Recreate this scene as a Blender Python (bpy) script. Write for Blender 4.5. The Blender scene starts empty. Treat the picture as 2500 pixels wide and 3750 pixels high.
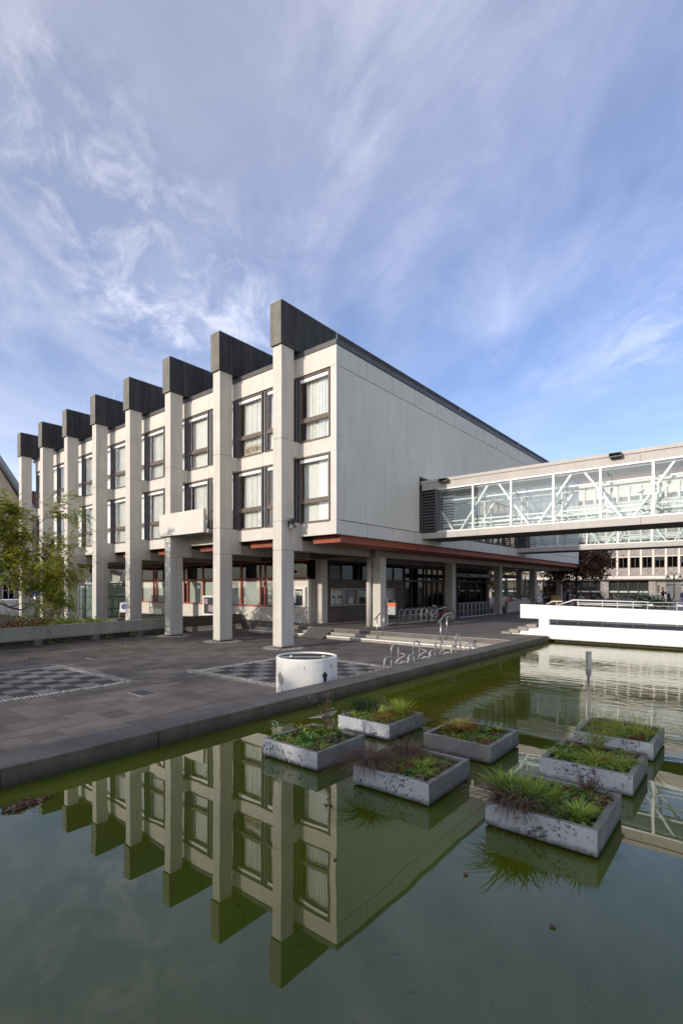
import bpy, bmesh, math, random
import numpy as np
from mathutils import Vector, Matrix
random.seed(7); np.random.seed(7)
R = math.radians
S = bpy.context.scene
COL = S.collection
# ------------------------------------------------------------------ camera
cam_d = bpy.data.cameras.new('camera'); cam = bpy.data.objects.new('camera', cam_d); COL.objects.link(cam)
cam.location = (14.602, -14.132, 2.5); cam.rotation_euler = (R(90), 0, math.asin(0.6318))
cam_d.sensor_fit = 'AUTO'; cam_d.sensor_width = 36; cam_d.lens = 1851.6/3750*36; cam_d.shift_y = (2147-1875)/3750
cam_d.clip_start = .05; cam_d.clip_end = 3000
S.camera = cam
# ------------------------------------------------------------------ light
SUN = Vector((-.21, -1, .305)).normalized()            # towards the sun
sun_d = bpy.data.lights.new('sun', 'SUN'); sun_d.energy = 2.0; sun_d.angle = R(.55); sun_d.color = (1, .90, .77)
sun = bpy.data.objects.new('sun', sun_d); COL.objects.link(sun); sun.location = (-10, -60, 40)
sun.rotation_euler = SUN.to_track_quat('Z', 'Y').to_euler()
W = bpy.data.worlds.new('World'); S.world = W; W.use_nodes = True
def world():
    nt = W.node_tree; N = nt.nodes; L = nt.links; N.clear()
    out = N.new('ShaderNodeOutputWorld'); bg = N.new('ShaderNodeBackground'); bg.inputs[1].default_value = .15
    sky = N.new('ShaderNodeTexSky'); sky.sky_type = 'NISHITA'; sky.sun_disc = False
    sky.sun_elevation = math.asin(SUN.z); sky.sun_rotation = math.atan2(SUN.x, SUN.y)
    sky.air_density = 1.0; sky.dust_density = .6; sky.ozone_density = 2.2; sky.altitude = 250
    tc = N.new('ShaderNodeTexCoord'); sep = N.new('ShaderNodeSeparateXYZ'); L.new(tc.outputs['Generated'], sep.inputs[0])
    def math_(op, a, b=None, clamp=False):
        n = N.new('ShaderNodeMath'); n.operation = op; n.use_clamp = clamp
        for i, v in enumerate((a, b)):
            if v is None: continue
            if isinstance(v, (int, float)): n.inputs[i].default_value = v
            else: L.new(v, n.inputs[i])
        return n.outputs[0]
    zc = math_('ADD', math_('MAXIMUM', sep.outputs[2], 0.0), .10)
    u0 = math_('DIVIDE', sep.outputs[0], zc); v0 = math_('DIVIDE', sep.outputs[1], zc)
    ca, sa = -.757, .653                                      # the cirrus streaks run along this heading
    along = math_('ADD', math_('MULTIPLY', u0, ca), math_('MULTIPLY', v0, sa))
    across = math_('ADD', math_('MULTIPLY', u0, sa), math_('MULTIPLY', v0, -ca))
    def noise(su, sv, off, scale, detail, rough, dist=0):
        cb = N.new('ShaderNodeCombineXYZ')
        L.new(math_('MULTIPLY', along, su), cb.inputs[0]); L.new(math_('MULTIPLY', across, sv), cb.inputs[1]); cb.inputs[2].default_value = off
        n = N.new('ShaderNodeTexNoise'); L.new(cb.outputs[0], n.inputs['Vector'])
        n.inputs['Scale'].default_value = scale; n.inputs['Detail'].default_value = detail
        n.inputs['Roughness'].default_value = rough; n.inputs['Distortion'].default_value = dist
        return n.outputs[0]
    def ramp(x, a, b):
        m = N.new('ShaderNodeMapRange'); m.interpolation_type = 'SMOOTHSTEP'; L.new(x, m.inputs[0])
        m.inputs[1].default_value = a; m.inputs[2].default_value = b
        return m.outputs[0]
    veil = ramp(noise(.60, .70, 7.4, .55, 6, .54, .8), .37, .88)
    streak = ramp(noise(.70, 1.35, 8.8, 1.3, 10, .62, .6), .45, .84)
    flock = ramp(noise(1.1, 1.5, 1.3, 4.5, 8, .66, .6), .40, .72)
    patch = ramp(noise(.6, .6, 9.9, .8, 3, .5, .4), .50, .70)
    low = ramp(sep.outputs[2], .42, .02)
    dens = math_('ADD', math_('ADD', math_('MULTIPLY', veil, .36), math_('ADD', math_('MULTIPLY', low, .26), .06)), math_('MULTIPLY', streak, math_('ADD', math_('MULTIPLY', veil, .46), .14)))
    dens = math_('ADD', dens, math_('MULTIPLY', math_('MULTIPLY', flock, patch), .5), clamp=True)
    mx = N.new('ShaderNodeMix'); mx.data_type = 'RGBA'; L.new(dens, mx.inputs[0])
    hs = N.new('ShaderNodeHueSaturation'); hs.inputs['Saturation'].default_value = 1.0; hs.inputs['Value'].default_value = SKYV
    tint = N.new('ShaderNodeMix'); tint.data_type = 'RGBA'; tint.blend_type = 'MULTIPLY'; tint.inputs[0].default_value = 1; tint.inputs[7].default_value = TINT
    L.new(sky.outputs[0], hs.inputs['Color']); L.new(hs.outputs[0], tint.inputs[6]); L.new(tint.outputs[2], mx.inputs[6]); 
    # cirrus scatters forwards; its unseen sun side is boosted and warmed to lift shade
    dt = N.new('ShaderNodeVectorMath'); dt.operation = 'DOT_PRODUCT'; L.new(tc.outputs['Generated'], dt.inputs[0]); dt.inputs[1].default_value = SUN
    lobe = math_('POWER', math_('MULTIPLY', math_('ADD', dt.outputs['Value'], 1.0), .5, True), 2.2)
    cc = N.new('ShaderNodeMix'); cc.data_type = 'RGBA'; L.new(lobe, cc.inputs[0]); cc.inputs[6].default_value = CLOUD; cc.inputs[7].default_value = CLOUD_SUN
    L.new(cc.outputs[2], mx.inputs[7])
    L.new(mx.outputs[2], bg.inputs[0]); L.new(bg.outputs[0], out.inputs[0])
SKYV = .62
TINT = (.80, .93, 1.22, 1)
CLOUD = (4.1, 4.3, 5.3, 1)
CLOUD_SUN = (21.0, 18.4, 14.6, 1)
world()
S.view_settings.view_transform = 'Standard'; S.view_settings.look = 'None'; S.view_settings.gamma = 1
S.view_settings.use_curve_mapping = False; S.view_settings.exposure = 0.84
S.cycles.use_denoising = True
S.cycles.max_bounces = 10; S.cycles.transparent_max_bounces = 24; S.cycles.sample_clamp_indirect = 6
# ------------------------------------------------------------------ mesh helpers
class MB:
    def __init__(self): self.v = []; self.f = []; self.m = []
    def add(self, vs, fs, m=0):
        o = len(self.v); self.v += [tuple(p) for p in vs]
        for f in fs: self.f.append(tuple(i+o for i in f)); self.m.append(m)
        return self
    def box(self, x0, x1, y0, y1, z0, z1, m=0, M=None):
        vs = [(x, y, z) for z in (z0, z1) for y in (y0, y1) for x in (x0, x1)]
        if M: vs = [M @ Vector(p) for p in vs]
        return self.add(vs, [(0,2,3,1),(4,5,7,6),(0,1,5,4),(2,6,7,3),(0,4,6,2),(1,3,7,5)], m)
    def bar(self, p, q, w, h=None, m=0, up=(0,0,1)):
        p, q = Vector(p), Vector(q); d = q-p; l = d.length; d.normalize(); h = h or w
        up = Vector(up)
        if abs(d.dot(up)) > .99: up = Vector((1,0,0)) if abs(d.x) < .9 else Vector((0,1,0))
        s = d.cross(up).normalized(); u = s.cross(d)
        vs = [e + s*a*w/2 + u*b*h/2 for e in (p, q) for a, b in ((-1,-1),(1,-1),(1,1),(-1,1))]
        return self.add(vs, [(0,1,2,3),(7,6,5,4),(0,4,5,1),(1,5,6,2),(2,6,7,3),(3,7,4,0)], m)
    def tube(self, pts, r, n=8, m=0, cap=True, closed=False):
        pts = [Vector(p) for p in pts]; k = len(pts); rs = r if isinstance(r, (list, tuple)) else [r]*k
        rings = []; u = None
        for i, p in enumerate(pts):
            a = pts[i-1] if (i > 0 or closed) else p; b = pts[(i+1) % k] if (i < k-1 or closed) else p
            d = (b-a).normalized()
            if u is None:
                u = d.cross(Vector((0,0,1)))
                if u.length < .05: u = d.cross(Vector((1,0,0)))
                u.normalize()
            u = (u - d*u.dot(d)).normalized(); w = d.cross(u)
            rings.append([p + (u*math.cos(t)+w*math.sin(t))*rs[i] for t in (2*math.pi*j/n for j in range(n))])
        o = [v for rg in rings for v in rg]; fs = []
        for i in range(k if closed else k-1):
            a, b = i*n, ((i+1) % k)*n
            for j in range(n): fs.append((a+j, a+(j+1) % n, b+(j+1) % n, b+j))
        if cap and not closed: fs += [tuple(range(n))[::-1], tuple(range((k-1)*n, k*n))]
        return self.add(o, fs, m)
    def lathe(self, prof, n=24, c=(0,0,0), m=0):
        o = []; fs = []
        for r_, z in prof: o += [(c[0]+r_*math.cos(2*math.pi*j/n), c[1]+r_*math.sin(2*math.pi*j/n), c[2]+z) for j in range(n)]
        for i in range(len(prof)-1):
            for j in range(n): fs.append((i*n+j, i*n+(j+1) % n, (i+1)*n+(j+1) % n, (i+1)*n+j))
        return self.add(o, fs, m)
    def prism(self, poly, d, m=0):
        """poly: list of 3-D points (planar), extruded by vector d"""
        k = len(poly); d = Vector(d); a = [Vector(p) for p in poly]; vs = a + [p+d for p in a]
        fs = [tuple(range(k))[::-1], tuple(range(k, 2*k))] + [(i, (i+1) % k, (i+1) % k+k, i+k) for i in range(k)]
        return self.add(vs, fs, m)
    def ball(self, c, r, n=10, m=0, sz=1.0):
        pr = [(max(1e-4, r*math.sin(math.pi*i/n)), -r*sz*math.cos(math.pi*i/n)) for i in range(n+1)]
        return self.lathe(pr, 2*n, c, m)
    def mesh(self, name, mats, smooth=False):
        me = bpy.data.meshes.new(name); me.from_pydata(self.v, [], self.f)
        for q in (mats if isinstance(mats, (list, tuple)) else [mats]): me.materials.append(q)
        me.polygons.foreach_set('material_index', self.m)
        if smooth: me.polygons.foreach_set('use_smooth', [True]*len(self.f))
        if smooth != 'open':
            b = bmesh.new(); b.from_mesh(me); bmesh.ops.recalc_face_normals(b, faces=b.faces); b.to_mesh(me); b.free()
        me.update(); return me
    def build(self, name, mats, parent=None, smooth=False, bevel=0, kind=None, label=None):
        o = link(name, self.mesh(name, mats, smooth), parent)
        if bevel:
            b = o.modifiers.new('bevel', 'BEVEL'); b.width = bevel; b.segments = 2; b.limit_method = 'ANGLE'
        if kind: o['kind'] = kind
        if label: o['label'] = label
        return o
def link(name, me, parent=None):
    o = bpy.data.objects.new(name, me); COL.objects.link(o)
    if parent: o.parent = parent
    return o
def tag(o, label, cat, group=None):
    o['label'] = label; o['category'] = cat
    if group: o['group'] = group
    return o
def thing(name, label, cat, loc=(0,0,0), rz=0, group=None):
    o = bpy.data.objects.new(name, None); COL.objects.link(o); o.location = loc; o.rotation_euler = (0,0,rz)
    o.empty_display_size = .2
    return tag(o, label, cat, group)
def struct(o): o['kind'] = 'structure'; return o
def dup(root, loc=None, rz=None, label=None, group=None, scale=None):
    r = root.copy(); COL.objects.link(r)
    if loc is not None: r.location = loc
    if rz is not None: r.rotation_euler = (0,0,rz)
    if label: r['label'] = label
    if group: r['group'] = group
    if scale: r.scale = (scale,)*3
    for ch in list(root.children):
        c = ch.copy(); COL.objects.link(c); c.parent = r
        for g in list(ch.children):
            d = g.copy(); COL.objects.link(d); d.parent = c
    return r
# ------------------------------------------------------------------ materials
def nodes(name):
    m = bpy.data.materials.new(name); m.use_nodes = True; nt = m.node_tree
    return m, nt, nt.nodes, nt.links, nt.nodes['Principled BSDF']
def mathn(nt, op, a, b=None, clamp=False):
    n = nt.nodes.new('ShaderNodeMath'); n.operation = op; n.use_clamp = clamp
    for i, v in enumerate((a, b)):
        if v is None: continue
        if isinstance(v, (int, float)): n.inputs[i].default_value = v
        else: nt.links.new(v, n.inputs[i])
    return n.outputs[0]
def pos(nt, scale=(1,1,1)):
    g = nt.nodes.new('ShaderNodeNewGeometry'); m = nt.nodes.new('ShaderNodeMapping'); m.inputs['Scale'].default_value = scale
    nt.links.new(g.outputs['Position'], m.inputs[0]); return m.outputs[0]
def noise(nt, vec, scale, detail=5, rough=.6, dist=0):
    n = nt.nodes.new('ShaderNodeTexNoise'); nt.links.new(vec, n.inputs['Vector'])
    n.inputs['Scale'].default_value = scale; n.inputs['Detail'].default_value = detail
    n.inputs['Roughness'].default_value = rough; n.inputs['Distortion'].default_value = dist
    return n.outputs[0]
def mrange(nt, x, a, b, c=0, d=1):
    m = nt.nodes.new('ShaderNodeMapRange'); nt.links.new(x, m.inputs[0])
    for i, v in zip((1,2,3,4), (a,b,c,d)): m.inputs[i].default_value = v
    return m.outputs[0]
def mixc(nt, f, a, b):
    m = nt.nodes.new('ShaderNodeMix'); m.data_type = 'RGBA'
    for i, v in ((0, f), (6, a), (7, b)):
        if isinstance(v, (int, float)): m.inputs[i].default_value = v
        elif isinstance(v, tuple): m.inputs[i].default_value = (*v, 1) if len(v) == 3 else v
        else: nt.links.new(v, m.inputs[i])
    return m.outputs[2]
def bump(nt, h, strength, dist=.01):
    b = nt.nodes.new('ShaderNodeBump'); b.inputs['Strength'].default_value = strength; b.inputs['Distance'].default_value = dist
    nt.links.new(h, b.inputs['Height']); nt.links.new(b.outputs[0], nt.nodes['Principled BSDF'].inputs['Normal'])
def surf(name, c1, c2=None, rough=.85, scale=2.0, streak=0, streak_c=None, spots=None, grain=.0, bmp=.15, board=0, metal=0, spec=.4, rand=0, streak_sc=7):
    """weathered surface: mottling c1..c2, vertical streaks, thresholded spots, fine grain, board-mark relief"""
    m, nt, N, L, P = nodes(name)
    c2 = c2 or tuple(x*.8 for x in c1)
    n1 = noise(nt, pos(nt), scale, 6, .62)
    col = mixc(nt, mrange(nt, n1, .32, .68), c1, c2)
    h = n1
    if streak:
        s = noise(nt, pos(nt, (streak_sc, streak_sc, .28)), 1, 5, .7)
        col = mixc(nt, mathn(nt, 'MULTIPLY', mrange(nt, s, .45, .75), streak), col, streak_c or tuple(x*.45 for x in c2))
    if board:
        bd = noise(nt, pos(nt, (22, 22, .12)), 1, 2, .5); h = bd
        col = mixc(nt, mathn(nt, 'MULTIPLY', mrange(nt, bd, .35, .65), board), col, tuple(x*.72 for x in c2))
    if spots:
        sc, th, sp_c, am = spots
        p = noise(nt, pos(nt), sc, 7, .72); q = noise(nt, pos(nt), sc*.13, 3, .5)
        v = mathn(nt, 'ADD', p, mathn(nt, 'MULTIPLY', mathn(nt, 'SUBTRACT', q, .5), .45))
        col = mixc(nt, mathn(nt, 'MULTIPLY', mrange(nt, v, th, th+.05), am), col, sp_c)
    if grain:
        g = noise(nt, pos(nt), 95, 3, .8); col = mixc(nt, mathn(nt, 'MULTIPLY', mrange(nt, g, .3, .75), grain), col, tuple(min(1, x*1.9) for x in c1)); h = g
    if rand:
        oi = N.new('ShaderNodeObjectInfo'); ge = N.new('ShaderNodeNewGeometry')
        r = mathn(nt, 'FRACT', mathn(nt, 'ADD', oi.outputs['Random'], ge.outputs['Random Per Island']))
        hs = N.new('ShaderNodeHueSaturation'); L.new(col, hs.inputs['Color']); L.new(mrange(nt, r, 0, 1, 1-rand, 1+rand), hs.inputs['Value']); col = hs.outputs[0]
    L.new(col, P.inputs['Base Color']); P.inputs['Roughness'].default_value = rough; P.inputs['Metallic'].default_value = metal
    P.inputs['Specular IOR Level'].default_value = spec
    if bmp: bump(nt, h, bmp)
    return m
def foot_grime_reflection(m, z0, z1, c):
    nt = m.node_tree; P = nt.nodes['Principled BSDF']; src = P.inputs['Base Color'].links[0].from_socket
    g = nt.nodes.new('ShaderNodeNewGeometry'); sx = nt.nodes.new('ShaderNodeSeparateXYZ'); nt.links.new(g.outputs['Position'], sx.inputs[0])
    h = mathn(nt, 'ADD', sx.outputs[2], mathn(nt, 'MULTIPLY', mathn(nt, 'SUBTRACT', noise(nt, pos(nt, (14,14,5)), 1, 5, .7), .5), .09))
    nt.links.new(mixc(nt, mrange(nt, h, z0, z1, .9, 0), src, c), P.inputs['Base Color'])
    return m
def flat(name, c, rough=.6, metal=0, spec=.5, var=.12):
    return surf(name, c, tuple(x*(1-var*2) for x in c), rough, 6, bmp=.04, metal=metal, spec=spec)
def glass(name, tint=(.9,.94,.95), ior=1.55, refl=1.0, body=0.0, body_c=(.6,.65,.65)):
    m, nt, N, L, P = nodes(name); N.remove(P); out = N['Material Output']
    tr = N.new('ShaderNodeBsdfTransparent'); tr.inputs[0].default_value = (*tint, 1)
    gl = N.new('ShaderNodeBsdfGlossy'); gl.inputs['Roughness'].default_value = .015; gl.inputs[0].default_value = (refl, refl, refl, 1)
    # slow waviness of float glass
    b = N.new('ShaderNodeBump'); b.inputs['Strength'].default_value = .05; b.inputs['Distance'].default_value = .02
    L.new(noise(nt, pos(nt), 1.3, 1, .4), b.inputs['Height']); L.new(b.outputs[0], gl.inputs['Normal'])
    fr = N.new('ShaderNodeFresnel'); bf = N.new('ShaderNodeNewGeometry')
    L.new(mathn(nt, 'ADD', mathn(nt, 'MULTIPLY', bf.outputs['Backfacing'], 1/ior-ior), ior), fr.inputs[0])   # same reflectance on both faces of the sheet
    mx = N.new('ShaderNodeMixShader'); L.new(fr.outputs[0], mx.inputs[0])
    base = tr.outputs[0]
    if body:
        df = N.new('ShaderNodeBsdfDiffuse'); df.inputs[0].default_value = (*body_c, 1)
        m2 = N.new('ShaderNodeMixShader'); m2.inputs[0].default_value = body; L.new(base, m2.inputs[1]); L.new(df.outputs[0], m2.inputs[2]); base = m2.outputs[0]
    L.new(base, mx.inputs[1]); L.new(gl.outputs[0], mx.inputs[2]); L.new(mx.outputs[0], out.inputs[0])
    return m
def leafmat(name, c, c2=None, trans=.42):
    m, nt, N, L, P = nodes(name); N.remove(P); out = N['Material Output']
    ge = N.new('ShaderNodeNewGeometry'); c2 = c2 or tuple(x*.5 for x in c)
    col = mixc(nt, ge.outputs['Random Per Island'], c, c2)
    d = N.new('ShaderNodeBsdfDiffuse'); t = N.new('ShaderNodeBsdfTranslucent'); L.new(col, d.inputs[0]); L.new(col, t.inputs[0])
    g = N.new('ShaderNodeBsdfGlossy'); g.inputs['Roughness'].default_value = .4; g.inputs[0].default_value = (.6,.6,.6,1)
    a = N.new('ShaderNodeMixShader'); a.inputs[0].default_value = trans; L.new(d.outputs[0], a.inputs[1]); L.new(t.outputs[0], a.inputs[2])
    b = N.new('ShaderNodeMixShader'); b.inputs[0].default_value = .05; L.new(a.outputs[0], b.inputs[1]); L.new(g.outputs[0], b.inputs[2])
    L.new(b.outputs[0], out.inputs[0]); return m
M = {}
M['facade'] = surf('facade_concrete', (.63,.595,.53), (.575,.54,.48), .8, 1.2, streak=.10, grain=0, bmp=.05)
M['column'] = surf('column_concrete', (.62,.585,.52), (.54,.51,.45), .85, 1.0, streak=.45, streak_c=(.27,.25,.21), board=.22, bmp=.14)
M['endwall'] = surf('end_wall_concrete', (.67,.645,.555), (.605,.585,.50), .88, .5, streak=.30, streak_c=(.33,.315,.25), board=.05, bmp=.06, spots=(6, .76, (.22,.22,.18), .6), streak_sc=6)
M['endpanel'] = surf('end_panel_concrete', (.63,.61,.535), (.58,.56,.49), .85, 1.4, streak=.14, bmp=.05)
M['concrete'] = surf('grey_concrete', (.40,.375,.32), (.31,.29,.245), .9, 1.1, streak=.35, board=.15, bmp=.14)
M['darkconc'] = surf('brown_concrete', (.16,.125,.10), (.10,.08,.065), .85, 1.0, streak=.5, streak_c=(.045,.035,.03), board=.3, bmp=.12)
M['wallbeam'] = surf('low_wall_concrete', (.37,.37,.31), (.28,.28,.235), .9, 1.6, streak=.35, grain=.10, bmp=.12, spots=(9,.72,(.10,.10,.08),.7))
M['copper'] = surf('dark_copper', (.046,.039,.034), (.030,.026,.024), .7, 1.5, streak=.55, streak_c=(.12,.11,.095), bmp=.06, metal=.0, spec=.4, rand=.18)
M['copperf'] = surf('sunlit_copper', (.16,.15,.125), (.11,.10,.085), .7, 2, streak=.5, streak_c=(.26,.25,.21), bmp=.05)  # lighter copper for the fin fronts, with the sunlight put into the colour
M['coppersheet'] = surf('copper_coping', (.115,.105,.108), (.075,.07,.075), .5, 3, streak=.45, streak_c=(.045,.042,.045), bmp=.05)
M['red'] = surf('red_lacquer', (.32,.085,.048), (.25,.065,.04), .65, 3, bmp=.05)
M['redframe'] = surf('red_window_frame', (.47,.15,.095), (.36,.11,.075), .6, 4, bmp=.05)
M['redbrown'] = surf('red_brown_soffit', (.30,.095,.058), (.22,.07,.045), .7, 2, bmp=.05, streak=0)
M['brown'] = surf('brown_window_frame', (.16,.125,.10), (.11,.085,.07), .6, 8, bmp=.08, spots=(30,.70,(.30,.24,.17),.8))
M['darkbrown'] = flat('dark_brown_frame', (.060,.042,.034), .6)
M['white'] = surf('white_paint', (.80,.79,.75), (.72,.71,.66), .6, 2.2, streak=.16, streak_c=(.50,.48,.42), bmp=.03, spots=(11,.68,(.36,.33,.28),.6))
M['drum'] = surf('drum_paint', (.80,.79,.75), (.70,.69,.64), .6, 2.2, streak=.22, streak_c=(.46,.44,.38), bmp=.04, spots=(13,.66,(.36,.33,.28),.6))
M['bridgewhite'] = surf('white_bridge_paint', (.82,.81,.77), (.76,.75,.70), .7, .8, streak=.22, streak_c=(.52,.50,.44), bmp=.05, spots=(8,.75,(.4,.38,.33),.6))
M['whitemetal'] = flat('white_metal', (.78,.78,.76), .4)
M['panelmetal'] = surf('bridge_cladding', (.46,.42,.385), (.41,.375,.345), .55, 1.6, streak=.16, bmp=.03, spec=.4)
M['greymetal'] = flat('grey_metal', (.10,.095,.10), .5)
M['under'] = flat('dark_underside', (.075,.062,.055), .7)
M['pipe'] = flat('grey_blue_pipe', (.15,.17,.22), .45)
M['steel'] = surf('stainless_steel', (.55,.54,.52), (.45,.44,.42), .32, 5, bmp=.02, metal=.85)
M['galv'] = surf('galvanised_steel', (.42,.43,.42), (.30,.31,.30), .5, 14, bmp=.06, metal=.5)
M['black'] = flat('black_plastic', (.02,.02,.02), .5)
M['blackrub'] = flat('black_rubber', (.014,.014,.014), .85)
M['glass'] = glass('window_glass', (.97,.98,.975), 1.55)
M['glassd'] = glass('dark_glass', (.50,.52,.53), 1.4, refl=.6)
M['glassb'] = glass('bridge_glass', (.925,.955,.955), 1.5, body=.025, body_c=(.7,.76,.77))
M['glassg'] = glass('green_glass', (.60,.74,.68), 1.6, body=.25, body_c=(.42,.52,.46))
M['curtain'] = surf('curtain_fabric', (.78,.775,.745), (.70,.695,.665), .95, 3, bmp=0)
M['blind'] = flat('white_blind', (.82,.81,.78), .6, var=.04)
M['frost'] = surf('frosted_panel', (.46,.49,.44), (.40,.43,.39), .6, 1.5, bmp=0)
M['interior'] = flat('dark_interior', (.045,.04,.036), .9)
M['room'] = flat('room_wall', (.22,.19,.17), .9)
M['slab'] = surf('paving_slab', (.122,.107,.096), (.052,.046,.042), .92, .55, grain=.40, bmp=.5, rand=.24, streak=0, spots=(1.6,.64,(.038,.033,.032),.75))
M['joint'] = surf('joint_sand', (.17,.155,.14), (.10,.092,.085), .95, 5, grain=.3, bmp=.3)
M['chessdark'] = surf('dark_chess_slab', (.040,.037,.039), (.028,.026,.028), .9, 2, grain=.30, bmp=.4, rand=.15)
M['chesslight'] = surf('light_chess_slab', (.165,.157,.152), (.115,.11,.108), .92, 2, grain=.35, bmp=.4, rand=.12)
M['cobble'] = surf('pale_cobble', (.33,.31,.28), (.20,.19,.175), .9, 9, grain=.2, bmp=.4, rand=.35)
M['platform'] = surf('platform_paving', (.145,.128,.112), (.09,.08,.072), .92, 1.1, grain=.35, bmp=.4)
M['asphalt'] = surf('street_asphalt', (.11,.105,.10), (.075,.072,.07), .92, .8, grain=.35, bmp=.4)
M['market'] = surf('market_paving', (.24,.22,.20), (.17,.155,.145), .9, .6, grain=.25, bmp=.3)
M['copingtop'] = surf('coping_concrete', (.105,.096,.090), (.052,.048,.046), .92, 1.6, grain=.45, bmp=.6, spots=(7,.70,(.045,.042,.043),.6))
M['poolface'] = surf('pool_wall_concrete', (.14,.122,.082), (.075,.065,.045), .9, 1.6, streak=.75, streak_c=(.055,.050,.036), bmp=.2, grain=.1)
M['stonestep'] = surf('step_concrete', (.30,.275,.24), (.22,.20,.175), .9, 3, grain=.25, bmp=.25)
M['planter'] = surf('white_planter_paint', (.47,.48,.495), (.39,.40,.41), .75, 2.5, spots=(27,.565,(.06,.055,.055),.92), bmp=.3)
M['planterold'] = surf('bare_planter_concrete', (.21,.20,.18), (.12,.115,.107), .9, 5, spots=(24,.63,(.04,.038,.04),.8), grain=.2, bmp=.45)
foot_grime_reflection(M['planter'], .24, .30, (.05,.048,.032)); foot_grime_reflection(M['planterold'], .24, .30, (.045,.043,.03)); foot_grime_reflection(M['poolface'], .23, .36, (.035,.034,.02)); foot_grime_reflection(M['drum'], -.02, .22, (.20,.18,.15)); foot_grime_reflection(M['bridgewhite'], .30, .40, (.22,.21,.15)); foot_grime_reflection(M['column'], -.05, .16, (.20,.19,.165)); foot_grime_reflection(M['wallbeam'], .20, .33, (.13,.135,.10))  # planter bands paint in the dark water reflection; the other feet are grime
M['soil'] = surf('soil', (.045,.034,.024), (.022,.017,.012), .98, 12, grain=.3, bmp=1)
M['stain'] = flat('chalk_green', (.05,.35,.10), .9)
M['bark'] = surf('bark', (.075,.055,.04), (.04,.03,.024), .95, 9, bmp=.5)
M['green'] = leafmat('green_leaf', (.27,.36,.06), (.12,.20,.03))
M['yellow'] = leafmat('yellow_leaf', (.80,.68,.08), (.50,.50,.07))
M['olive'] = leafmat('olive_leaf', (.42,.44,.07), (.24,.29,.05))
M['darkgreen'] = leafmat('dark_green_leaf', (.035,.065,.015), (.014,.032,.008))
M['midgreen'] = leafmat('fresh_leaf', (.12,.25,.04), (.05,.12,.02))
M['grass'] = leafmat('grass_blade', (.44,.52,.07), (.16,.28,.035), .35)
M['drygrass'] = leafmat('dry_grass', (.19,.12,.085), (.075,.045,.035), .2)
M['orange'] = leafmat('orange_grass', (.34,.15,.03), (.20,.12,.03), .3)
M['redleaf'] = leafmat('red_leaf', (.24,.022,.018), (.10,.013,.015))
M['copperleaf'] = leafmat('copper_leaf', (.15,.085,.035), (.075,.045,.02))
M['autumn'] = leafmat('autumn_leaf', (.42,.22,.05), (.25,.12,.03))
M['brownleaf'] = leafmat('brown_leaf', (.26,.11,.07), (.10,.05,.04))
M['flower'] = leafmat('white_flower', (.75,.75,.66), (.55,.58,.45))
M['paper'] = surf('paper_print', (.60,.60,.56), (.50,.50,.47), .8, 4, spots=(9,.56,(.10,.11,.11),.75), bmp=0)
M['papercol'] = surf('colour_print', (.42,.25,.27), (.25,.27,.33), .8, 5, spots=(8,.55,(.07,.07,.08),.8), bmp=0)
M['darkboard'] = flat('dark_board', (.035,.038,.042), .7)
M['orangelab'] = flat('orange_label', (.75,.16,.05), .6)
M['redpaint'] = flat('red_paint', (.60,.02,.03), .35)
M['navy'] = flat('navy_cloth', (.022,.028,.05), .9)
M['blue'] = flat('blue_paint', (.01,.06,.33), .5)
M['skin'] = flat('skin', (.50,.30,.22), .6)
M['cardboard'] = flat('cardboard', (.52,.43,.32), .9)
M['ink'] = flat('marker_ink', (.10,.10,.10), .9)
M['plaster'] = surf('beige_plaster', (.60,.49,.36), (.54,.44,.32), .9, .5, bmp=.05)
M['sandstone'] = surf('sandstone', (.33,.24,.18), (.24,.175,.13), .9, 1.0, bmp=.15)
M['marketwall'] = surf('market_limestone', (.66,.60,.53), (.58,.53,.47), .85, .7, bmp=.05)
M['travertine'] = surf('travertine', (.36,.32,.29), (.22,.195,.18), .85, 2.5, spots=(5,.60,(.16,.14,.13),.6), bmp=.2)
M['tile'] = surf('roof_tile', (.25,.10,.07), (.16,.07,.05), .9, 3, bmp=.2)
M['zinc'] = flat('zinc_sheet', (.34,.36,.37), .5)
M['wood'] = flat('wood_chair', (.34,.28,.24), .7)
def emit(name, c, s):
    m, nt, N, L, P = nodes(name); P.inputs['Base Color'].default_value = (*c, 1); P.inputs['Emission Color'].default_value = (*c, 1); P.inputs['Emission Strength'].default_value = s; return m
M['bulb'] = emit('warm_bulb', (1,.78,.45), 3.0)
def watermat():
    m, nt, N, L, P = nodes('pool_water')
    n = noise(nt, pos(nt), .5, 3, .5)
    sp = noise(nt, pos(nt), 13, 4, .7)
    col = mixc(nt, mrange(nt, n, .3, .7), (.060,.076,.004), (.039,.054,.005))
    col = mixc(nt, mathn(nt, 'MULTIPLY', mrange(nt, sp, .62, .72), .7), col, (.008,.010,.004))
    L.new(col, P.inputs['Base Color']); P.inputs['Roughness'].default_value = .0; P.inputs['IOR'].default_value = 1.7
    P.inputs['Specular IOR Level'].default_value = .5
    # ripples: calm near the planters, livelier towards the bridge
    g = N.new('ShaderNodeNewGeometry'); sx = N.new('ShaderNodeSeparateXYZ'); L.new(g.outputs['Position'], sx.inputs[0])
    far = mrange(nt, sx.outputs[1], -8, 3, .0, 1.0)
    a = noise(nt, pos(nt, (.75, .75, 1)), 1.0, 2, .35, .2); b = noise(nt, pos(nt, (1.2, 5.0, 1)), 1.1, 2, .5, .2)
    h = mathn(nt, 'ADD', mathn(nt, 'MULTIPLY', mathn(nt, 'MULTIPLY', a, mathn(nt, 'ADD', far, .95)), .6), mathn(nt, 'MULTIPLY', mathn(nt, 'MULTIPLY', b, far), .9))
    bump(nt, h, .075, .10)
    return m
M['water'] = watermat()
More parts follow.
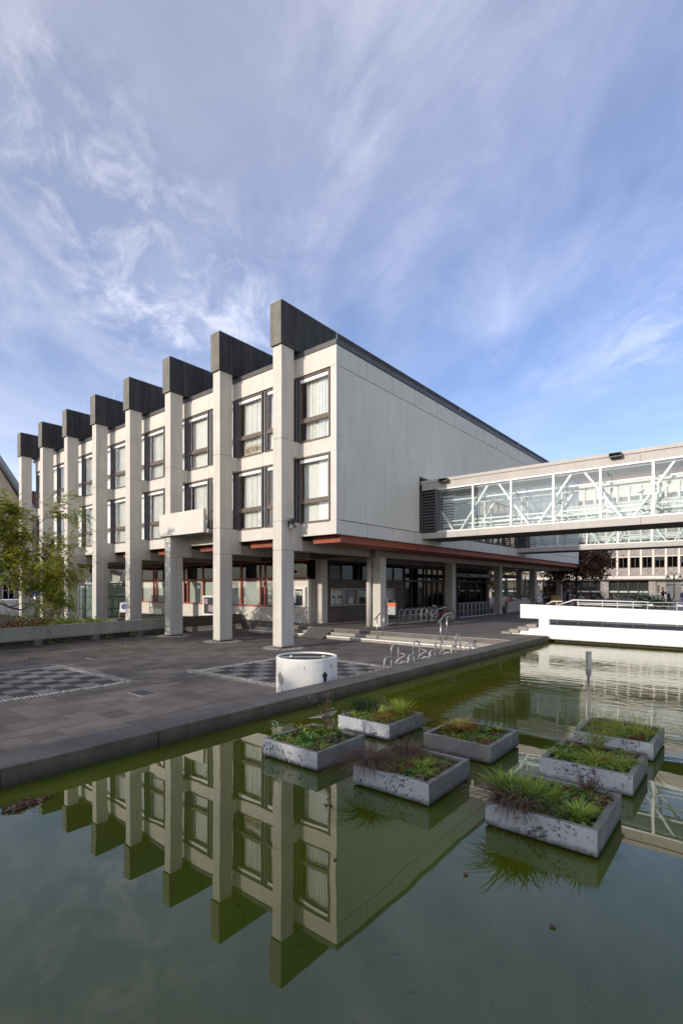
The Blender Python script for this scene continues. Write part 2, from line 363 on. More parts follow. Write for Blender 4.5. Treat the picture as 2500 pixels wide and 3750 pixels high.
# ================================================================== ground, pool, plaza
struct(MB().box(-900, 900, -900, 900, -1.2, -.70).build('ground', M['asphalt']))
pz = struct(MB().box(-9.55, 7.48, -60, 5.4, -.6, -.022).build('plaza', M['joint']))
struct(MB().box(-9.55, 60, -60, -13.62, -.6, .02).box(7.48, 60, -60, -13.62, .02, .44).build('pool_walkway', M['platform']))
# upper platform with the arcade floor
pf = struct(MB().box(-6.78, 7.46, 4.66, 46, -.6, .45).box(7.46, 8.0, 7.40, 46, -.6, .45).box(-30, -6.78, 6.2, 46, -.6, .45).build('platform', M['platform']))
struct(MB().box(-70, 90, 46, 160, -.6, .447).box(8.0, 90, 16, 46, -.6, .446).build('market_square', M['market']))
struct(MB().box(-26, -16.4, 1.6, 6.2, -.6, .42).build('entrance_platform', M['platform']))
struct(MB().box(-30, -9.95, -14, -.9, -.69, .42).build('planting_bed', M['soil']))
# pool: water sheet and floor
struct(MB().add([(8.0,-13.7,.22),(60,-13.7,.22),(60,7.9,.22),(8.0,7.9,.22)], [(0,1,2,3)]).build('pool_water', M['water'], smooth='open'))
struct(MB().box(7.4, 60, -13.7, 16, -.65, -.45).build('pool_floor', M['poolface']))

def near_key(x, y): return math.hypot(x-14.6, y+14.1)
# ---- paving slabs (0.485 m grid); the nearest ones are single pieces, the rest one joined part
G = .485
X0, Y0 = 1.76, -7.54
slab_me = MB().box(-.238, .238, -.238, .238, -.04, 0).mesh('paving_slab', M['slab'])
BL = (X0-8*G, X0, Y0-8*G, Y0)                                   # inner field of the near chessboard
BR = (1.98, 1.98+8*G, -5.10, -5.10+8*G)
def in_board(x, y, b, g): return b[0]-g < x < b[1]+g and b[2]-g < y < b[3]+g
singles = []; rest = []
for i in range(-24, 12):
    for j in range(-14, 26):
        x = X0 + (i+.5)*G; y = Y0 + (j+.5)*G
        if x > 7.36 or x < -9.4 or y > 4.0: continue
        if in_board(x, y, BL, .30) or in_board(x, y, BR, .30): continue
        fx = (x-14.602)*.7752+(y+14.132)*.6318; fy = -(x-14.602)*.6318+(y+14.132)*.7752
        if fy < 1 or abs(fx/fy) > .72: continue
        (singles if True else rest).append((near_key(x, y), x, y))
singles.sort(); rest = singles[296:]; singles = singles[:296]
for k, (_, x, y) in enumerate(singles):
    o = link('paving_slab', slab_me, pz); o.location = (x, y, random.uniform(-.003, .003)); o.rotation_euler = (random.gauss(0,.0025), random.gauss(0,.0025), 0)
mb = MB()
for _, x, y in rest:
    z = random.uniform(-.004, .001); mb.box(x-.2395, x+.2395, y-.2395, y+.2395, -.04, z)
mb.build('paving_slabs_beyond', M['slab'], pz, kind='stuff')
# ---- chessboards
def cobbles(name, spots, parent, size=.085):
    mb = MB()
    for x, y in spots:
        s = size*random.uniform(.34, .46); h = random.uniform(.004, .012); a = random.uniform(-.3, .3)
        Mx = Matrix.Translation((x+random.uniform(-.008,.008), y+random.uniform(-.008,.008), 0)) @ Matrix.Rotation(a, 4, 'Z')
        t = s*.72
        vs = [Mx @ Vector(p) for p in ((-s,-s,-.03),(s,-s,-.03),(s,s,-.03),(-s,s,-.03),(-t,-t,h),(t,-t,h),(t,t,h),(-t,t,h))]
        mb.add(vs, [(4,5,6,7),(0,1,5,4),(1,2,6,5),(2,3,7,6),(3,0,4,7)])
    return mb.build(name, M['cobble'], parent, smooth='open', kind='stuff')
cd = MB().box(-.237, .237, -.237, .237, -.04, 0).mesh('chess_slab', M['chessdark'])
cl = MB().box(-.237, .237, -.237, .237, -.04, 0).mesh('chess_slab', M['chesslight'])
for b, lab, ph in ((BL, 'paved chessboard at the open left side of the plaza, framed by pale cobbles', 1), (BR, 'paved chessboard half hidden behind the round white drum and the bicycle stands', 0)):
    t = thing('chessboard', lab, 'chessboard', (b[0], b[2], 0), group='paved chessboards on the plaza')
    for i in range(8):
        for j in range(8):
            o = link('chess_slab', cd if (i+j+ph) % 2 else cl, t); o.location = ((i+.5)*G, (j+.5)*G, .002+random.uniform(-.002,.002))
    sp = []
    w = 8*G
    for k in range(-3, 48):
        for q in (.055, .145, .235):
            d = k*.0895
            if d > w+.24: break
            sp += [(d-.12, -q), (d-.12, w+q), (-q, d-.12), (w+q, d-.12)]
    cobbles('cobble_border', sp, t)
    MB().box(-.29, w+.29, -.29, w+.29, -.035, -.008).build('mortar_bed', M['joint'], t)
# cobble collars round the two free columns and the balcony column
for i in range(3):
    cx, cy = -3.94*i-.25, .35; sp = []
    for gx in range(-9, 10):
        for gy in range(-9, 10):
            x, y = cx+gx*.09, cy+gy*.09
            if math.hypot(gx, gy) < 9.3 and not (abs(x-cx) < .28 and abs(y-cy) < .38): sp.append((x, y))
    o = cobbles('cobble_collar', sp, pz)
for x, y, lab in ((-3.1, -5.9, 'sunk iron drain cover farther from the pool, beside the near chessboard'), (3.55, -7.9, 'sunk iron drain cover nearer the pool, between the two chessboards')):
    t = thing('drain_cover', lab, 'drain cover', (x, y, .004))
    MB().box(-.34, .34, -.21, .21, -.02, .004).build('cover_frame', M['galv'], t)
    mb = MB()
    for k in range(9): mb.box(-.30+k*.068, -.268+k*.068, -.18, .18, .004, .012)
    mb.build('cover_ribs', M['greymetal'], t)
t = tag(MB().prism([(0,0,0),(.33,.02,0),(.36,.10,0),(.12,.06,0)], (0,0,.002)).prism([(.05,.30,0),(.12,.27,0),(.16,.42,0),(.09,.52,0),(.11,.40,0)], (0,0,.002)).build('paint_mark', M['stain']), 'smear of bright green chalk on the slabs at the left edge', 'paint mark'); t.location = (4.62, -11.95, .004)
# ---- pool edge wall: coping stones on a stained concrete face
pe = thing('pool_edge_wall', 'low straight concrete wall between plaza and pool with dark coping', 'pool wall', (7.5, 0, 0))
y = -13.65
ys = [-14.1, -12.15, -10.20, -8.23, -6.30, -4.35, -2.40, -.45, 1.50, 3.45, 5.40, 7.36]
for a, b in zip(ys, ys[1:]):
    mb = MB(); mb.box(-.03, .55, a+.007, b-.007, .0, .45, 0)
    o = mb.build('coping_stone', [M['copingtop'], M['poolface']], pe, bevel=.012)
    for p in o.data.polygons:
        if p.normal.z < .5: p.material_index = 1
MB().box(.02, .53, -14.1, 7.35, -.6, .30).build('pool_wall_core', M['poolface'], pe)
# ---- steps up to the platform
def flight(x0, x1, lab):
    t = thing('steps', lab, 'steps', (x0, 3.9, 0), group='flights of steps up to the arcade')
    for k in range(3):
        y0 = .22+k*.30
        MB().box(0, x1-x0, y0, 1.1, k*.15, (k+1)*.15-.001).build('step', M['stonestep'], t)
        if k != 1: MB().box(0, x1-x0, y0-.012, y0+.055, (k+1)*.15-.045, (k+1)*.15+.003).build('painted_nosing', M['white'], t)
    return t
flight(-1.20, 7.46, 'long flight of three steps with white nosings right of the plywood ramp')
flight(-6.80, -2.62, 'short flight of three steps with white nosings left of the plywood ramp')
rp = thing('ramp', 'small dark plywood ramp laid over the steps behind the first column', 'ramp', (-2.62, 3.75, 0))
MB().prism([(0,0,.01),(0,.28,.13),(0,.72,.36),(0,1.02,.475),(0,1.3,.475),(0,1.3,.0)], (1.40,0,0)).build('ramp_board', M['asphalt'], rp)
def handrail(x, y, lab, dx=0):
    t = thing('handrail', lab, 'handrail', (x, y, 0), group='steel handrails on the steps')
    MB().tube([(0,0,.12),(0,0,1.12)], .022, 10).build('post', M['steel'], t, smooth=True)
    MB().tube([(0,.52,.44),(0,.52,1.30)], .022, 10).build('post', M['steel'], t, smooth=True)
    MB().bar((0,-.22,1.02), (0,.40,1.37), .045, .03).bar((0,.39,1.368), (0,1.0,1.368), .045, .03).build('grip_rail', M['steel'], t)
handrail(1.6, 4.32, 'steel handrail on the steps in front of the first arcade column with the bin')
handrail(4.75, 4.32, 'steel handrail on the steps nearest the pool, in front of the bicycle')
handrail(-3.15, 4.32, 'steel handrail on the steps just right of the first tall column')
handrail(-6.62, 4.32, 'steel handrail at the far left end of the steps')
# ---- raised footbridge wall across the pool end
fw = thing('footbridge_wall', 'bright white painted footbridge wall with a long slot above the pool', 'footbridge wall', (6.86, 7.45, 0))
X1 = 26.0
def zt(x): return 1.74 - .0215*x
mb = MB()
def slopebox(mb, x0, x1, zb0, zb1, zt0, zt1, y0=0, y1=.22):
    mb.add([(x0,y0,zb0),(x1,y0,zb1),(x1,y1,zb1),(x0,y1,zb0),(x0,y0,zt0),(x1,y0,zt1),(x1,y1,zt1),(x0,y1,zt0)], [(3,2,1,0),(4,5,6,7),(0,1,5,4),(1,2,6,5),(2,3,7,6),(3,0,4,7)])
slopebox(mb, 0, X1, 1.15, 1.15-.004*X1, zt(0), zt(X1)); mb.build('upper_parapet', M['bridgewhite'], fw)
mb = MB(); mb.box(.77, 1.18, .003, .22, .34, 1.148).build('pier', M['bridgewhite'], fw)
mb = MB(); mb.prism([(-.38,0,.31),(1.17,0,.31),(1.17,0,.77),(.765,0,.77),(.765,0,.77),(.35,0,.77),(.35,0,.65),(-.0,0,.65),(-.0,0,.53),(-.38,0,.53)], (0,.22,0)); slopebox(mb, 1.18, X1, .33, .31, .90, .885); mb.build('lower_parapet', M['bridgewhite'], fw)
MB().box(.9, X1, .25, 2.6, .62, .885).build('bridge_deck', M['asphalt'], fw)
MB().box(1.3, X1, .30, 2.4, -.4, .60).build('bridge_core', M['darkconc'], fw)
fs = thing('footbridge_steps', 'four concrete steps climbing to the white footbridge wall', 'steps', (6.05, 7.38, .4))
for k in range(4): MB().box(k*.365, k*.365+.40, 0, 2.6, k*.125-.02, k*.125+.125).build('step', M['stonestep'], fs)
rl = thing('ramp_railing', 'white tubular railing rising behind the white footbridge wall', 'railing', (7.6, 8.6, .9))
for pts, nm in (([(0,0,.82),(.27,0,.95),(.66,0,.95)], 'grip_rail'), ([(.45,0,.78),(1.1,0,1.02),(3.85,0,.985)], 'grip_rail'), ([(1.22,0,.90),(3.85,0,.875)], 'lower_rail'), ([(1.24,0,.84),(3.6,0,.82)], 'lower_rail')):
    MB().tube(pts, .026 if nm == 'grip_rail' else .018, 8).build(nm, M['whitemetal'], rl, smooth=True)
for x in (.42, 1.28, 2.2, 2.75, 3.3): MB().tube([(x,0,-.05),(x,0,.98)], .014, 6).build('post', M['whitemetal'], rl)
r2 = thing('ramp_railing', 'duller railing with two rails farther back on the market ramp', 'railing', (10.9, 12.0, .9))
for z in (.88, .72): MB().tube([(0,0,z),(9,0,z+.02)], .022, 8).build('rail', M['galv'], r2)
for k in range(9): MB().box(k*1.1, k*1.1+.03, -.015, .015, -.4, .88).build('post', M['galv'], r2); MB().box(k*1.1+.03, k*1.1+.22, -.01, .01, .74, .80).build('bracket_plate', M['whitemetal'], r2)
# ---- depth post in the pool
dp = thing('depth_post', 'thin steel profile post standing in the pool behind the planters', 'post', (12.36, -4.55, 0))
MB().box(-.021, .021, -.018, .018, -.4, 1.05).build('shaft', M['steel'], dp)
MB().box(-.040, -.030, -.03, .03, .95, 1.36).box(.030, .040, -.03, .03, .95, 1.36).box(-.030, .030, -.006, .006, .97, 1.36).build('profile_head', M['galv'], dp)
# ================================================================== the concrete town hall
BD = thing('town_hall', 'white concrete town hall on tall square columns with dark roof fins', 'building')
NC = 8
def colx(i): return -3.94*i
for i in range(NC):
    x = colx(i); mb = MB()
    cut = 5.02 if i == 2 else None
    for z0, z1 in ((.06 if i < 3 else -.68, 3.947), (3.953, 5.115), (5.122, 8.435), (8.442, 12.19)): mb.box(x-.5, x, 0, .70, z0, z1)
    for z0, z1 in ((3.97, 5.112), (7.80, 8.432)): mb.box(x-.497, x-.003, .70, 1.22, z0, z1)
    mb.build('column', M['column'], BD, bevel=.012)
    if i < 3: MB().box(x-.47, x-.03, .03, .67, -.02, .06).build('column_foot', M['darkconc'], BD)
# roof fins with sheet cladding
pan_me = MB().box(0, .012, .006, .594, 0, 1.72).mesh('cladding_sheet', M['copper'])
for i in range(NC):
    x = colx(i); ye = 36.8 if i == 0 else 9.0
    f = MB().box(x-.555, x+.048, -.07, ye, 12.195, 13.90).build('roof_fin', M['copper'], BD)
    MB().box(x-.58, x+.075, -.09, ye, 13.90, 13.925).build('fin_capping', M['zinc'], f)
    MB().box(x-.565, x+.055, -.085, -.07, 12.19, 13.90).build('front_sheet', M['copperf'], f)
    n = 61 if i == 0 else 8
    for k in range(n):
        o = link('cladding_sheet', pan_me, f); o.location = (x+.048, .10+k*.60 if k else -.07, 12.19)
        if k == 0: o.scale = (1, 1.25, 1)
    if i: pass
MB().box(-28.3, 1.72, 1.3, 36.0, 11.6, 12.10).build('roof_deck', M['zinc'], BD)
MB().box(-28.3, 2.0, 1.015, 1.32, 11.975, 12.18).build('coping_sheet', M['coppersheet'], BD, bevel=.008)
MB().box(1.74, 2.005, 1.32, 36.3, 11.975, 12.183).build('coping_sheet', M['coppersheet'], BD, bevel=.008)
# facade panels between the pipes (module 1.97 m)
ROWS = [(4.555, 5.095), (7.825, 8.425), (11.195, 11.968)]
def pipe_x(k): return -.235 - 1.97*k
NW = 15
for (z0, z1) in ROWS:
    MB().box(-.283, 1.972, 1.05, 1.25, z0, z1).build('facade_panel', M['facade'], BD, bevel=.006)
    pm = None
    for k in range(NW-1):
        o = None
        if pm is None:
            o = MB().box(.004, 1.966, 1.05, 1.25, z0, z1).build('facade_panel', M['facade'], BD, bevel=.006); pm = o.data
        else:
            o = link('facade_panel', pm, BD); b = o.modifiers.new('bevel', 'BEVEL'); b.width = .006
        o.location.x = -.29-1.97*(k+1)
MB().box(1.665, 1.972, 1.055, 1.25, 5.10, 7.82).box(1.665, 1.972, 1.055, 1.25, 8.43, 11.19).build('corner_pier', M['facade'], BD)
# windows
def window_meshes(w, h, mid=.80):
    mb = MB(); a = .062
    mb.box(0, w, 0, .11, 0, a).box(0, w, 0, .11, h-a, h).box(0, a, 0, .11, a, h-a).box(w-a, w, 0, .11, a, h-a)
    mb.box(a, w-a, .005, .11, mid, mid+.14)
    b = .055                                                     # opening sash
    mb.box(a, w-a, .03, .10, mid+.14, mid+.14+b).box(a, w-a, .03, .10, h-a-b, h-a).box(a, a+b, .03, .10, mid+.14+b, h-a-b).box(w-a-b, w-a, .03, .10, mid+.14+b, h-a-b)
    mb.box(-.02, w+.02, -.045, .03, -.03, .0)
    fr = mb.mesh('window', M['brown'])
    up = MB().box(a+b, w-a-b, .066, .074, mid+.14+b, h-a-b).mesh('pane', M['glass'])
    lo = MB().box(a, w-a, .056, .064, a, mid).mesh('pane', M['glass'])
    bl = MB().box(a+.03, w-a-.03, .008, .065, h-a-.17, h-a-.045).mesh('blind_box', M['blind'])
    return fr, up, lo, bl
WW = 1.70
WFR, WUP, WLO, WBL = window_meshes(WW, 2.72)
def curtain_mesh(x0, x1, z0, z1, folds=14, amp=.035, seed=0):
    rnd = random.Random(seed); n = 60; mb = MB(); vs = []; ph = rnd.random()*6
    for i in range(n+1):
        t = i/n; x = x0+(x1-x0)*t
        y = amp*math.sin(t*folds*2*math.pi*.5+ph+1.1*math.sin(t*9+ph)) + amp*.4*math.sin(t*folds*4.3+ph*2)
        vs += [(x, y, z0), (x+.02*math.sin(t*7+ph), y*.7, (z0+z1)/2), (x, y*.5, z1)]
    fs = []
    for i in range(n):
        for j in (0, 1): fs.append((3*i+j, 3*i+3+j, 3*i+4+j, 3*i+1+j))
    mb.add(vs, fs); return mb.mesh('curtain', M['curtain'], 'open')
CUR = [curtain_mesh(.20, WW-.06, .04, 2.62, 15, .06, 1), curtain_mesh(.28, WW-.06, .04, 2.62, 17, .055, 2), curtain_mesh(.06, .62, .04, 2.62, 6, .06, 3), curtain_mesh(.08, WW-.06, .04, 2.62, 8, .012, 4), curtain_mesh(.24, WW-.10, .04, 2.62, 13, .06, 5), curtain_mesh(.55, WW-.06, .04, 2.62, 11, .065, 6)]
plan = {(0,1): 0, (0,0): 3, (1,1): 2, (1,0): 0}
for k in range(NW):
    for fl, zb in ((0, 5.10), (1, 8.43)):
        o = link('window', WFR, BD); o.location = (pipe_x(k)+.14, 1.075, zb)
        for nm, me in (('pane', WUP), ('pane', WLO)): link(nm, me, o)
        if not (k == 1 and fl == 0 and False): link('blind_box', WBL, o)
        c = plan.get((k, fl), random.choice((0,1,4,0,1,4,0,3,5)))
        q = link('curtain', CUR[c], o); q.location = (0, .24, 0)
    # recessed slot with a vertical pipe
    MB().box(pipe_x(k)-.13, pipe_x(k)+.14, 1.17, 1.22, 5.10, 7.82).box(pipe_x(k)-.13, pipe_x(k)+.14, 1.17, 1.22, 8.43, 11.19).build('slot_backing', M['darkbrown'], BD)
    mb = MB()
    for zb in (5.10, 8.43):
        mb.tube([(pipe_x(k), 1.12, zb), (pipe_x(k), 1.12, zb+2.72)], .042, 10)
        mb.box(pipe_x(k)-.07, pipe_x(k)+.07, 1.09, 1.15, zb+.84, zb+.88)
    mb.build('rain_pipe', M['pipe'], BD, smooth=False)
# slogan board in the second upper window: marker strokes on card
sb = thing('protest_sign', 'card with hand-written Cyrillic slogan behind the second upper window', 'sign', (-3.60, 1.145, 8.52))
MB().box(0, 1.23, 0, .012, 0, .40).build('card', M['cardboard'], sb)
GL = {'#': [((.2,0),(.4,1)),((.6,0),(.8,1)),((0,.35),(1,.4)),((.05,.65),(1,.7))], 'Н': [((0,0),(0,1)),((.8,0),(.8,1)),((0,.5),(.8,.5))], 'Е': [((0,0),(0,1)),((0,1),(.7,1)),((0,.5),(.6,.5)),((0,0),(.7,0))], 'Т': [((.4,0),(.4,1)),((0,1),(.85,1))], 'В': [((0,0),(0,1)),((0,1),(.6,.8)),((.6,.8),(0,.52)),((0,.52),(.75,.25)),((.75,.25),(0,0))], 'О': [((.4,0),(0,.4)),((0,.4),(.1,.85)),((.1,.85),(.5,1)),((.5,1),(.8,.6)),((.8,.6),(.7,.15)),((.7,.15),(.4,0))], 'Й': [((0,1),(0,0)),((0,0),(.75,1)),((.75,1),(.75,0)),((.25,1.2),(.55,1.2))]}
mb = MB(); x = .07; h = .21
for ch in '#НЕТВОЙНЕ':
    for (a, b) in GL[ch]: mb.bar((x+a[0]*.10, -.004, .08+a[1]*h+x*.02), (x+b[0]*.10, -.004, .08+b[1]*h+x*.02), .022, .005)
    x += .128
mb.build('lettering', M['ink'], sb)
# end wall: cast concrete field with holes where the glazed bridges enter
def wall_x(mb, y0, y1, z0, z1, holes, x0=1.76, x1=1.965):
    ys = sorted({y0, y1} | {h[i] for h in holes for i in (0, 1) if y0 < h[i] < y1})
    for a, b in zip(ys, ys[1:]):
        seg = [(z0, z1)]
        for h in holes:
            if h[0] <= a+1e-6 and h[1] >= b-1e-6:
                seg = [s for c in seg for s in ((c[0], min(c[1], h[2])), (max(c[0], h[3]), c[1])) if s[1]-s[0] > .01]
        for s in seg: mb.box(x0, x1, a, b, *s)
HOLES = [(7.37, 9.78, 5.11, 7.85), (13.4, 22.6, 5.11, 7.85)]
mb = MB(); wall_x(mb, 1.26, 36.24, 5.135, 8.415, HOLES); mb.build('end_wall', M['endwall'], BD)
MB().box(1.76, 1.965, 1.26, 36.24, 8.421, 11.165).build('end_wall', M['endwall'], BD)
pe_ = [1.13, 3.06, 5.01, 6.96, 9.08, 11.12, 13.06, 15.0, 16.95, 18.9, 20.85, 22.8, 24.75, 26.7, 28.65, 30.6, 32.5, 34.4, 36.24]
for (z0, z1) in ((4.555, 5.12), (11.18, 11.97)):
    for a, b in zip(pe_, pe_[1:]): MB().box(1.78, 1.98, a+.016, b-.016, z0, z1-.02).build('end_panel', M['endpanel'], BD, bevel=.006)
MB().box(1.70, 1.76, 1.3, 36.2, 4.56, 11.95).box(-28.3, 1.7, 36.0, 36.24, 4.56, 12.0).box(-28.5, -28.3, 1.3, 36.2, 4.56, 12.0).build('wall_backing', M['interior'], BD)
MB().box(-28.3, 1.7, 3.6, 3.7, 4.60, 11.6).box(-28.3, 1.7, 1.26, 3.6, 7.95, 8.30).box(-28.3, 1.7, 1.26, 3.6, 4.6, 4.95).box(-28.3, 1.7, 1.26, 3.6, 11.3, 11.6).build('rooms', M['room'], BD)
# ribbon window in the end wall between the bridges
rw = MB()
for k in range(10): rw.box(1.86, 1.93, 13.45+k*.98, 13.45+k*.98+.08, 5.15, 7.8)
rw.box(1.86, 1.94, 13.4, 22.6, 5.12, 5.20).box(1.86, 1.94, 13.4, 22.6, 7.74, 7.82)
o = rw.build('ribbon_window', M['darkbrown'], BD); MB().box(1.885, 1.895, 13.4, 20.3, 5.2, 7.74).build('pane', M['glass'], o)
MB().box(1.60, 1.70, 13.4, 22.6, 5.12, 7.8).build('curtain_wall', M['curtain'], BD)
# soffit: red boxes between the beams, brown ceiling
for i in range(-1, NC-1):
    xa = colx(i+1)+.34 if i >= 0 else .34; xb = colx(i)-.5-.34 if i >= 0 else 1.80
    if i >= 0: xa = colx(i+1)+.34
    MB().box(xa, xb, 1.50, 36.0, 4.27, 4.552).build('soffit_box', M['red'], BD)
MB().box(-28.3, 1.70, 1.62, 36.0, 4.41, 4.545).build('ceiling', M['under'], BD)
for i in range(NC): MB().box(colx(i)-.495, colx(i)-.005, 1.22, 38.0, 3.97, 4.40).build('ceiling_beam', M['concrete'], BD)
MB().box(-28, 0, 6.0, 6.45, 3.985, 4.40).build('cross_beam', M['darkconc'], BD)
MB().box(-4.2, 1.2, 36.9, 37.5, 3.985, 4.45).build('cross_beam', M['concrete'], BD)
# inner columns of the arcade
for i, yy in ((0, 6.9), (1, 6.9), (0, 14.72), (0, 22.35), (0, 30.1), (0, 37.7), (1, 37.7)):
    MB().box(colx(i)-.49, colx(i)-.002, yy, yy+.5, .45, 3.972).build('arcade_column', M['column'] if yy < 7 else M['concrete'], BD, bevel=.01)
MB().tube([(-.64, 6.78, .45), (-.64, 6.78, 3.98)], .13, 18).build('rain_pipe', M['column'], BD, smooth=True)
# ground floor front: white wall, red framed windows
MB().box(-24.5, -4.36, 6.25, 6.45, .40, 1.275).build('ground_wall', M['facade'], BD)
MB().box(-6.30, -4.36, 6.252, 6.45, 1.28, 2.90).build('ground_wall', M['facade'], BD)
MB().box(-4.56, -4.364, 6.45, 7.45, .40, 2.90).build('ground_wall', M['concrete'], BD)
MB().box(-26.3, -24.4, 6.1, 6.3, 2.50, 2.90).build('wall_lintel', M['facade'], BD)
pairs = [-19.90, -15.96, -12.02, -8.08]; mids = [-21.9, -17.93, -13.99, -10.05]
posts = [(-21.95, -21.75), (-6.30, -6.18)] + [(p-.26, p-.17) for p in pairs] + [(p+.17, p+.26) for p in pairs] + [(p-.06, p+.06) for p in mids[1:]]
posts.sort()
fr = MB()
for a, b in posts: fr.box(a, b, 6.24, 6.34, 1.30, 3.97)
fr.box(-21.95, -6.18, 6.235, 6.345, 2.84, 2.98).box(-21.95, -6.18, 6.235, 6.345, 1.28, 1.38).box(-21.95, -4.4, 6.235, 6.345, 3.88, 3.97).box(-6.3, -4.40, 6.236, 6.36, 2.91, 3.01)
wf = fr.build('ground_window_frame', M['redframe'], BD)
for (a, b), (c, d) in zip(posts, posts[1:]):
    MB().box(b, c, 6.285, 6.293, 1.38, 2.84).build('pane', M['glass'], wf)
    MB().box(b, c, 6.285, 6.293, 2.98, 3.88).build('transom_pane', M['glassd'], wf)
    if c-b > .5: MB().box(b+.03, c-.03, 6.40, 6.42, 1.36, 2.80).build('inner_blind', M['frost'], wf)
MB().box(-6.18, -4.5, 6.285, 6.293, 3.01, 3.88).build('transom_pane', M['glassd'], wf)
MB().box(-24.4, -4.4, 7.6, 7.7, .4, 4.2).build('room_wall', M['interior'], BD)
# arcade side: brown concrete plinth, dark ribbon of windows, glazed doors
MB().box(-4.1, -3.90, 7.45, 15.30, .45, 2.84).build('arcade_wall', M['darkconc'], BD)
fr = MB(); fr.box(-4.0, -3.9, 7.45, 15.3, 2.84, 2.90).box(-4.0, -3.9, 7.45, 15.3, 3.86, 3.97)
ed = [7.45, 8.55, 10.2, 10.55, 12.3, 14.0, 15.25]
for y_ in ed: fr.box(-3.99, -3.89, y_, y_+.07, 2.9, 3.86)
f_ = fr.build('ribbon_window', M['darkbrown'], BD)
for a, b in zip(ed, ed[1:]): MB().box(-3.95, -3.942, a+.07, b, 2.9, 3.86).build('pane', M['glassd'], f_)
vt = MB()
for k in range(11): vt.box(-3.93, -3.90, 7.55, 8.5, 2.95+k*.08, 2.99+k*.08)
vt.build('vent_grille', M['black'], BD)
def door_front(ys, z0, lab=None):
    fr = MB()
    fr.box(-3.98, -3.86, ys[0], ys[-1]+.08, 3.76, 3.97).box(-3.98, -3.86, ys[0], ys[-1]+.08, 2.80, 2.94).box(-3.98, -3.86, ys[0], ys[-1]+.08, z0-.06, z0+.04)
    for y_ in ys: fr.box(-3.985, -3.855, y_, y_+.08, .45, 3.9)
    f_ = fr.build('door_front', M['darkbrown'], BD)
    for a, b in zip(ys, ys[1:]):
        MB().box(-3.925, -3.917, a+.08, b, z0+.04, 2.80).build('pane', M['glassd'], f_)
        MB().box(-3.925, -3.917, a+.08, b, 2.94, 3.76).build('pane', M['glassd'], f_)
    MB().box(-3.95, -3.90, ys[0], ys[-1]+.08, .45, z0-.06).build('kick_panel', M['black'], f_)
door_front([15.35, 16.2, 17.05, 17.9, 18.35, 19.15, 19.95, 20.9], .98)
door_front([23.2, 24.85, 25.45, 26.65, 27.8, 28.9], 1.15)
MB().box(-4.1, -3.9, 21.0, 23.2, .45, 3.97).box(-4.1, -3.9, 28.98, 29.6, .45, 3.97).build('arcade_wall', M['darkconc'], BD)
MB().box(-24.4, -8.2, 7.7, 36, .44, .46).box(-8.4, -8.2, 7.5, 29.6, .45, 3.97).box(-8.2, -4.1, 29.5, 29.6, .45, 3.97).build('hall_interior', M['interior'], BD)
MB().box(-8.2, 1.9, 7.45, 36.2, 4.25, 4.40).build('arcade_ceiling', M['redbrown'], BD)
# balcony on the third column
bc = MB(); bc.box(-8.62, -4.93, -.17, -.02, 4.98, 6.08); o = bc.build('balcony_parapet', M['facade'], BD, bevel=.012)
MB().box(-8.60, -4.75, -.02, 1.22, 4.97, 5.15).build('balcony_floor', M['concrete'], o)
MB().box(-8.62, -8.50, -.02, 1.04, 5.15, 6.07).build('balcony_side', M['facade'], o)
mb = MB(); mb.bar((-4.80,.15,5.2), (-4.80,.15,5.98), .05).bar((-4.80,.75,5.2), (-4.80,.75,5.98), .05).bar((-4.80,.13,5.98), (-4.80,.98,5.98), .05).bar((-4.80,.13,5.32), (-4.80,.98,5.32), .04).bar((-4.8,.35,5.98),(-4.8,.35,5.32),.03); mb.build('balcony_rail', M['greymetal'], o)
# hanging lamp under the soffit
lp = thing('ceiling_lamp', 'dark saucer lamp under the soffit between second and third column', 'lamp', (-8.3, 3.6, 3.45))
MB().lathe([(.05,.12),(.30,.05),(.36,0),(.34,-.06),(.01,-.09)], 20).build('lamp_shade', M['black'], lp, smooth=True); MB().tube([(0,0,.1),(0,0,.82)], .02, 8).build('stem', M['black'], lp)
MB().lathe([(.20,-.092),(.01,-.12)], 16).build('lamp_glass', M['blind'], lp)
# floodlight on the first column
fl = thing('floodlight', 'black floodlight clamped to the right side of the first column', 'floodlight', (.0, .45, 4.98))
MB().box(0, .03, -.08, .08, -.10, .18).bar((.03,0,.14), (.17,0,.10), .04).build('bracket', M['black'], fl)
Mx = Matrix.Translation((.17, -.02, .05)) @ Matrix.Rotation(R(205), 4, 'X') @ Matrix.Rotation(R(-14), 4, 'Y')
mb = MB(); mb.lathe([(.001,-.22),(.09,-.22),(.09,0),(.11,.03),(.17,.12),(.18,.14),(.165,.14),(.10,.06),(.001,.05)], 18); mb.v = [tuple(Mx @ Vector(p)) for p in mb.v]; mb.build('lamp_housing', M['greymetal'], fl, smooth=False)
mb = MB()
for k in range(5): mb.lathe([(.115,-.20+k*.04),(.115,-.185+k*.04)], 16)
mb.v = [tuple(Mx @ Vector(p)) for p in mb.v]; mb.build('cooling_fins', M['black'], fl)
